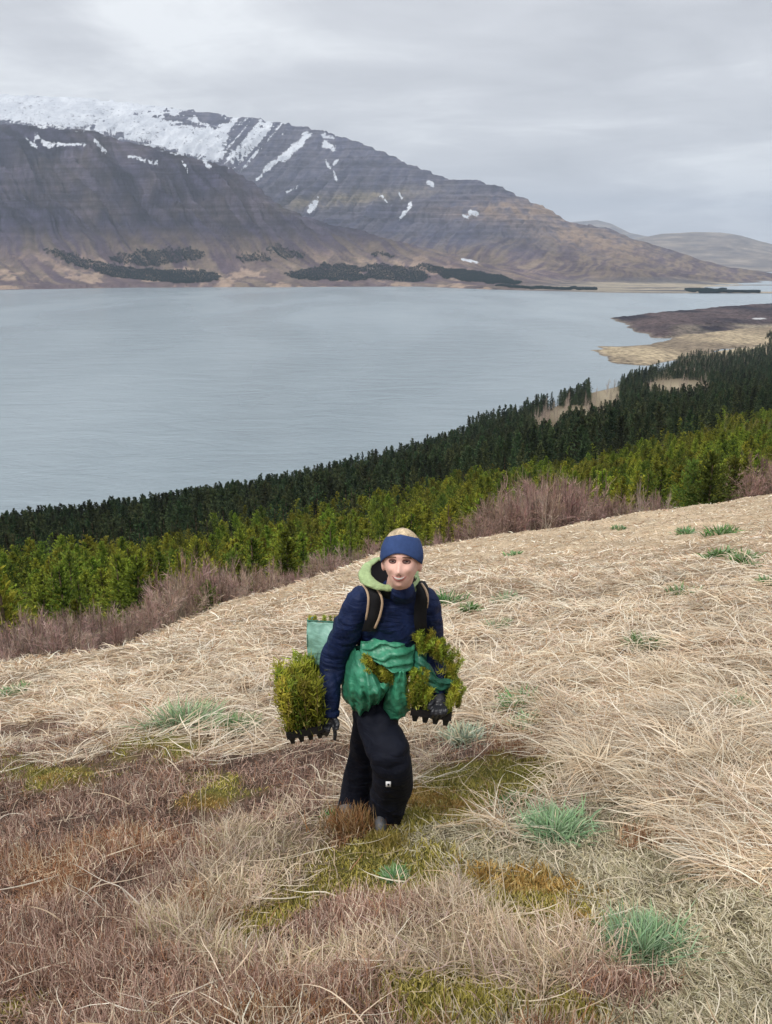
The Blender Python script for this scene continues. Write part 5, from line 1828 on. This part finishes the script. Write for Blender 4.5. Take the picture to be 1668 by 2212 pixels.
    glove(wr, pl, fg, [Q(938, 1508, -.16), Q(930, 1520, -.19), Q(927, 1531, -.20)], .033)


build_person()
to_person()


# ------------------------------------------------------------------ carried gear
def cloth(rows, bulge=0.0, nsub=9, wr=.006, seed=0, wsc=14, fold=None):
    """rows of (px, py, dy) control points -> smooth sheet"""
    A = np.array([[Q(*p) for p in row] for row in rows])
    def up(A, ax):
        n = A.shape[ax]
        t = np.linspace(0, n - 1, (n - 1) * nsub + 1)
        i = np.minimum(t.astype(int), n - 2); u = t - i
        A = np.moveaxis(A, ax, 0)
        E = np.concatenate([2 * A[:1] - A[1:2], A, 2 * A[-1:] - A[-2:-1]])
        u = u[:, None, None]
        p0, p1, p2, p3 = E[i], E[i + 1], E[i + 2], E[i + 3]
        R = .5 * ((2 * p1) + (-p0 + p2) * u + (2 * p0 - 5 * p1 + 4 * p2 - p3) * u ** 2 + (-p0 + 3 * p1 - 3 * p2 + p3) * u ** 3)
        return np.moveaxis(R, 0, ax)
    A = up(up(A, 0), 1)
    nr, nc_ = A.shape[:2]
    gu, gv = np.meshgrid(np.linspace(0, 1, nc_), np.linspace(0, 1, nr))
    k = np.sin(gu * math.pi) * np.sin(gv * math.pi)
    x, z = A[..., 0].ravel(), A[..., 2].ravel()
    w = fbm(x * wsc + z * wsc * .35 + seed, z * wsc * .4 - x * 4, 3, seed).reshape(nr, nc_)
    w = np.abs(w) ** .8 * 2 - .6
    A[..., 1] -= bulge * k + wr * w * 1.2 + wr * .8 * np.abs(fbm(x * wsc * .6 - z * wsc * 2.2 + seed, x * 3 + z * 2, 2, seed + 3)).reshape(nr, nc_)
    if fold:
        fa, fb, fk, famp = fold
        ph = (gu * fa + gv * fb) * fk + .5 * fbm(gu * 3 + seed, gv * 3, 2, seed + 9)
        A[..., 1] -= famp * (1 - np.abs(np.sin(ph * math.pi)) * 1.6) * np.clip(np.sin(gu * math.pi) * 2 + .2, 0, 1)
        A[..., 2] -= famp * .35 * np.abs(np.cos(ph * math.pi))
    return A.reshape(-1, 3), grid_faces(nr, nc_)


def carried(name, px, py, dy, label, cat):
    c = Q(px, py, dy)
    e = empty(name, tuple(c))
    tag(e, label, cat)
    return e


def settle(e):
    for ch in e.children:
        ch.matrix_parent_inverse = Matrix.Identity(4)
        ch.location = -e.location


def seedling_meshes(seed):
    r = np.random.default_rng(seed)
    a = Acc(); s = Acc()
    pz = np.linspace(0, 1, 6)
    V, F = tube_np(np.stack([.04 * np.sin(pz * 3 + seed), .03 * np.cos(pz * 2), pz], 1), np.linspace(.018, .006, 6), 4)
    s.add(V, F, np.array([.20, .15, .06]))
    n = 260
    z = r.uniform(.0, 1.0, n) ** .8
    b = np.stack([r.normal(0, .06, n), r.normal(0, .06, n), z], 1)
    az = r.uniform(0, 6.28, n)
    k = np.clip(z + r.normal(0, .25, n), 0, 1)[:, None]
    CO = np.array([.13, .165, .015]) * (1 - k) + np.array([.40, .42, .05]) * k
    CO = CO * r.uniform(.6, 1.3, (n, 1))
    br = r.uniform(0, 1, n) < .1
    CO[br] = np.array([.42, .40, .10])
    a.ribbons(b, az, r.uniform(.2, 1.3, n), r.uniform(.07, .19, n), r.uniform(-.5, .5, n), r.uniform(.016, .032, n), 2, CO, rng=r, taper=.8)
    return s.mesh('stem', MAT_BARK), a.mesh('needles', MAT_NEEDLE)


SEED = [seedling_meshes(i) for i in range(5)]


def put_seedlings(e, spots, name='seedling'):
    rr = random.Random(6)
    for (p, hgt, lean, az, wf) in spots:
        i = rr.randrange(5)
        st = bpy.data.objects.new(name, SEED[i][0]); link(st, e)
        st.location = Vector(p) - e.location
        st.rotation_euler = (lean * math.sin(az), lean * math.cos(az), rr.uniform(0, .5))
        st.scale = (hgt * wf, hgt * wf, hgt)
        nd = bpy.data.objects.new('needles', SEED[i][1]); link(nd, st)


def tray(c, w, d, nx, ny, h, tilt, label, seed_h, lean, skip=lambda i, j: False, wf=.9):
    """tray of tapering plug cells with a seedling in each"""
    e = empty('seedling_tray', tuple(c)); tag(e, label, 'seedling tray')
    R = Euler(tilt).to_matrix()
    e.rotation_euler = tilt
    fr = []
    t = .008
    for (x0, x1, y0, y1) in ((-w / 2, w / 2, -d / 2, -d / 2 + t), (-w / 2, w / 2, d / 2 - t, d / 2), (-w / 2, -w / 2 + t, -d / 2 + t, d / 2 - t), (w / 2 - t, w / 2, -d / 2 + t, d / 2 - t)):
        V = [(x, y, z) for z in (-.022, .012) for y in (y0, y1) for x in (x0, x1)]
        fr.append((np.array(V), [(0, 2, 3, 1), (4, 5, 7, 6), (0, 1, 5, 4), (2, 6, 7, 3), (0, 4, 6, 2), (1, 3, 7, 5)]))
    V = [(-w / 2 + t, -d / 2 + t, -.004), (w / 2 - t, -d / 2 + t, -.004), (w / 2 - t, d / 2 - t, -.004), (-w / 2 + t, d / 2 - t, -.004)]
    part('frame', fr, M_PLASTIC, e, smooth=False)
    part('peat_top', [(np.array(V), [(0, 1, 2, 3)])], M_SOIL, e, smooth=False)
    sx, sy = w / nx, d / ny
    a, b = sx * .42, sx * .20
    V = [(sx_ * a, sy_ * a, -.01) for sx_, sy_ in ((-1, -1), (1, -1), (1, 1), (-1, 1))] + [(sx_ * b, sy_ * b, -h) for sx_, sy_ in ((-1, -1), (1, -1), (1, 1), (-1, 1))]
    cm = raw_mesh('plug_cell', [(np.array(V), [(0, 1, 2, 3), (4, 7, 6, 5), (0, 4, 5, 1), (1, 5, 6, 2), (2, 6, 7, 3), (3, 7, 4, 0)])])
    cm.materials.append(M_PLASTIC)
    rr = random.Random(int(w * 1000))
    for i in range(nx):
        for j in range(ny):
            x = -w / 2 + (i + .5) * sx; y = -d / 2 + (j + .5) * sy
            o = link(bpy.data.objects.new('plug_cell', cm), e); o.location = (x, y, 0)
            if skip(i, j): continue
            for q in range(2):
                k = rr.randrange(5)
                s_ = bpy.data.objects.new('seedling', SEED[k][0]); link(s_, e)
                s_.location = (x + rr.uniform(-.01, .01), y + rr.uniform(-.01, .01), -.01)
                s_.rotation_euler = (lean[0] + rr.uniform(-.12, .12), lean[1] + rr.uniform(-.12, .12), rr.uniform(0, 6))
                hh = seed_h * rr.uniform(.75, 1.1)
                s_.scale = (hh * wf, hh * wf, hh)
                link(bpy.data.objects.new('needles', SEED[k][1]), s_)
    return e


def build_gear():
    # left hand: tray full of seedlings
    tray(Q(656, 1549, -.10), .165, .24, 4, 5, .058, (.05, -.16, .12), 'black plug tray packed with tall seedlings, held low in the glove at the picture left', .25, (0, -.07))
    # right hand: tray partly hidden behind sack
    tray(Q(934, 1516, -.10), .185, .20, 4, 4, .060, (.05, .10, -.1), 'black plug tray with fewer seedlings, held by the glove right of the sacks', .16, (0, .1), skip=lambda i, j: i == 2 and j < 2)

    # pale sack at the back left
    e = carried('planting_sack', 695, 1455, .05, 'pale green tarpaulin sack hanging behind the arm at the left', 'sack')
    part('front_panel', [cloth([[(664, 1340, .02), (698, 1343, .0), (735, 1344, .0), (765, 1350, .03)], [(664, 1380, .01), (698, 1380, -.03), (735, 1380, -.03), (765, 1380, .02)],
                                [(666, 1420, .02), (698, 1420, -.03), (735, 1420, -.02), (765, 1420, .03)], [(669, 1448, .05), (692, 1458, .04), (735, 1470, .04), (765, 1470, .05)]], .0, seed=3, wr=.010, fold=(1.2, .6, 1.3, .007))], M_TARPP, e, solid=.003)
    part('side_panel', [cloth([[(664, 1340, .02), (666, 1334, .12), (680, 1330, .2)], [(664, 1395, .01), (665, 1385, .12), (680, 1380, .2)], [(669, 1448, .05), (672, 1440, .12), (685, 1436, .2)]], 0, seed=4)], M_TARPP, e, solid=.003)
    part('rim', [loft3([Q(664, 1340, .02), Q(698, 1342, -.002), Q(735, 1344, -.002)], [.004] * 3, [.004] * 3, 8)], M_TARPD, e)
    settle(e)
    e = carried('seedling_bundle', 700, 1360, .1, 'few seedling tips showing over the rim of the pale sack', 'seedlings')
    rr = random.Random(3)
    put_seedlings(e, [(tuple(Q(670 + 9 * i, 1362, .05 + .05 * rr.random())), .075, rr.uniform(-.2, .2), 0, .9) for i in range(7)])

    # sacks at the waist
    e = carried('planting_sack', 810, 1500, -.1, 'green tarpaulin sack with a deep rounded pouch hanging at the front of the waist', 'sack')
    part('flap', [cloth([[(780, 1381, -.11), (820, 1378, -.155), (860, 1382, -.155), (897, 1384, -.11)], [(779, 1392, -.125), (820, 1400, -.175), (860, 1408, -.18), (895, 1408, -.14)],
                         [(778, 1403, -.14), (818, 1422, -.19), (856, 1436, -.20), (893, 1430, -.15)], [(780, 1408, -.145), (816, 1428, -.19), (857, 1449, -.20), (891, 1448, -.15)]], .0, seed=11, wr=.012, wsc=16, fold=(.9, 2.2, 1.5, .015))], M_TARP, e, solid=.003)
    part('pouch', [cloth([[(760, 1392, -.05), (772, 1402, -.12), (784, 1414, -.16), (800, 1440, -.19), (822, 1470, -.20), (846, 1466, -.18)],
                          [(748, 1430, -.05), (765, 1436, -.16), (785, 1446, -.21), (806, 1464, -.23), (824, 1482, -.22), (842, 1478, -.18)],
                          [(739, 1470, -.04), (758, 1474, -.17), (782, 1480, -.23), (806, 1488, -.25), (824, 1494, -.22), (838, 1488, -.17)],
                          [(741, 1505, -.04), (758, 1510, -.14), (782, 1514, -.20), (803, 1512, -.21), (818, 1508, -.18), (830, 1500, -.14)],
                          [(762, 1524, -.03), (768, 1531, -.08), (782, 1540, -.12), (796, 1530, -.13), (808, 1520, -.12), (822, 1510, -.10)]], .0, nsub=9, seed=12, wr=.016, wsc=17, fold=(3.4, -.8, 1.5, .013))], M_TARPP if False else M_TARP, e, solid=.003)
    part('pouch_back', [cloth([[(760, 1392, -.04), (800, 1400, -.09), (856, 1446, -.10)], [(745, 1460, -.02), (800, 1470, -.07), (846, 1480, -.08)], [(762, 1524, -.02), (790, 1530, -.06), (822, 1510, -.07)]], 0, seed=13)], M_TARPD, e, solid=.003)
    part('lower_flap', [cloth([[(852, 1450, -.19), (864, 1446, -.21), (876, 1447, -.20)], [(838, 1484, -.16), (860, 1484, -.21), (880, 1480, -.19)], [(829, 1516, -.13), (856, 1520, -.19), (885, 1512, -.16)],
                               [(828, 1536, -.11), (858, 1551, -.15), (887, 1531, -.13)]], .0, seed=14, wr=.010, wsc=15, fold=(2.0, -.5, 1.2, .009))], M_TARP, e, solid=.003)
    settle(e)
    e = carried('seedling_bundle', 818, 1470, -.15, 'yellow-green seedlings spilling out of the mouth of the waist pouch', 'seedlings')
    rr = random.Random(9)
    sp = []
    for i in range(34):
        u = rr.random(); v = rr.random()
        px = 792 + 58 * u + 8 * v; py = 1432 + 34 * u + 22 * (v - .2)
        sp.append((tuple(Q(px, py + 10, -.18 - .02 * rr.random())), rr.uniform(.05, .085), rr.uniform(-.7, .5), rr.uniform(-.5, .9), 1.15))
    put_seedlings(e, sp)

    e = carried('planting_sack', 940, 1480, -.1, 'green tarpaulin sack slung open at the right hip, seedlings on both sides', 'sack')
    part('front_panel', [cloth([[(893, 1400, -.12), (908, 1412, -.15), (930, 1436, -.15), (950, 1462, -.13), (988, 1466, -.08)],
                                [(893, 1425, -.14), (908, 1440, -.18), (928, 1462, -.18), (950, 1480, -.16), (980, 1482, -.10)],
                                [(893, 1446, -.14), (906, 1466, -.18), (928, 1484, -.18), (946, 1494, -.16), (966, 1496, -.12)]], .0, seed=22, wr=.010, wsc=15, fold=(1.0, 1.6, 1.6, .010))], M_TARPD, e, solid=.003)
    part('side_panel', [cloth([[(896, 1392, -.10), (930, 1400, .0), (968, 1430, .02), (992, 1464, .0)], [(896, 1430, -.09), (930, 1450, -.02), (960, 1470, .0), (985, 1485, -.02)], [(896, 1460, -.09), (930, 1490, -.04), (955, 1500, -.04), (966, 1498, -.06)]], 0, seed=23)], M_TARPD, e, solid=.003)

    settle(e)
    e = carried('seedling_bundle', 940, 1430, -.1, 'dark olive seedlings piled in the top of the right hip sack, under the elbow', 'seedlings')
    sp = []
    for i in range(60):
        u = rr.random(); v = rr.random()
        px = 902 + 84 * u; py = 1388 + 62 * u * u + 14 * v
        sp.append((tuple(Q(px, py + 12, -.14 - .04 * rr.random())), rr.uniform(.055, .10), rr.uniform(-.5, .8), rr.uniform(-.5, .9), 1.0))
    put_seedlings(e, sp)
    e = carried('seedling_bundle', 905, 1520, -.15, 'bright seedlings hanging between the green flap and the right-hand tray', 'seedlings')
    sp = []
    for i in range(60):
        px = rr.uniform(882, 922); py = rr.uniform(1470, 1536)
        sp.append((tuple(Q(px, py, -.17 - .03 * rr.random())), rr.uniform(.05, .09), rr.uniform(-.4, .5), rr.uniform(-.5, .9), 1.0))
    put_seedlings(e, sp)
    e = carried('seedling_bundle', 985, 1520, -.1, 'small yellowish bunch of seedlings sticking out right of the right glove', 'seedlings')
    sp = []
    for i in range(26):
        px = rr.uniform(968, 996); py = rr.uniform(1492, 1532)
        sp.append((tuple(Q(px, py, -.10 - .03 * rr.random())), rr.uniform(.05, .08), rr.uniform(-.1, .6), 1.5, 1.0))
    put_seedlings(e, sp)

    # carrying harness: black padded shoulder straps with tan piping
    e = carried('carrying_harness', 800, 1330, -.2, 'black padded shoulder straps with tan piping worn over the navy jacket', 'harness')
    def strap(cent, w):
        rows = [[(a - w, b, dy + .012), (a, b, dy), (a + w, b, dy + .004)] for a, b, dy in cent]
        part('shoulder_strap', [cloth(rows, .004, seed=5, wr=.001)], M_BLACK, e, solid=.008)
    strap([(800, 1262, -.13), (806, 1272, -.205), (811, 1290, -.228), (810, 1312, -.222), (805, 1336, -.21), (797, 1362, -.175)], 15)
    strap([(905, 1256, -.12), (913, 1272, -.195), (912, 1290, -.222), (909, 1312, -.215), (908, 1340, -.20), (912, 1366, -.16)], 13)
    for cent in ([(784, 1263, -.15), (792, 1274, -.205), (796, 1290, -.224), (795, 1312, -.222), (791, 1338, -.20)],
                 [(816, 1274, -.22), (823, 1286, -.242), (826, 1304, -.242), (820, 1332, -.232), (810, 1356, -.21)],
                 [(911, 1260, -.16), (920, 1274, -.21), (924, 1290, -.222), (922, 1312, -.21)]):
        pts = [Q(*c_) for c_ in cent]
        part('piping', [loft3(pts, [.0052] * len(pts), [.004] * len(pts), 8)], M_TAN, e)
    settle(e)


build_gear()


# rust-coloured grass clump that hides the rear boot, and moss at the front one
def rust_clump(px, py, wpx, hm, n, label, cols, name='grass_clump'):
    r = np.random.default_rng(int(px))
    x, y, z = on_ground(px, py)
    dep = y * CP - z * SP
    R = wpx * .5 / FOC * dep
    a = Acc()
    b = np.stack([r.normal(0, .45 * R, n), r.normal(0, .035, n), np.zeros(n)], 1)
    b[:, 2] = ground(b[:, 0] + x, b[:, 1] + y) - z - .005
    CO = np.array(cols)[r.integers(0, len(cols), n)] * r.uniform(.8, 1.2, (n, 1))
    a.ribbons(b, r.uniform(0, 6.28, n), r.uniform(.7, 1.5, n), hm * r.uniform(.4, 1.1, n), r.uniform(-.3, 1.0, n), r.uniform(.003, .005, n), 4, CO, rng=r, wig=.3, taper=.8)
    o = a.build(name, MAT_GRASS)
    o.location = (x, y, z)
    tag(o, label, 'grass clump')


rust_clump(765, 1800, 130, .15, 1100, 'rust-brown grass clump in front of the rear boot at the trouser hem', [(.36, .19, .08), (.26, .12, .05), (.48, .33, .18), (.18, .12, .04)])
rust_clump(838, 1826, 90, .07, 500, 'low brownish moss clump just in front of the front boot', [(.30, .22, .05), (.22, .19, .04), (.42, .33, .12)])
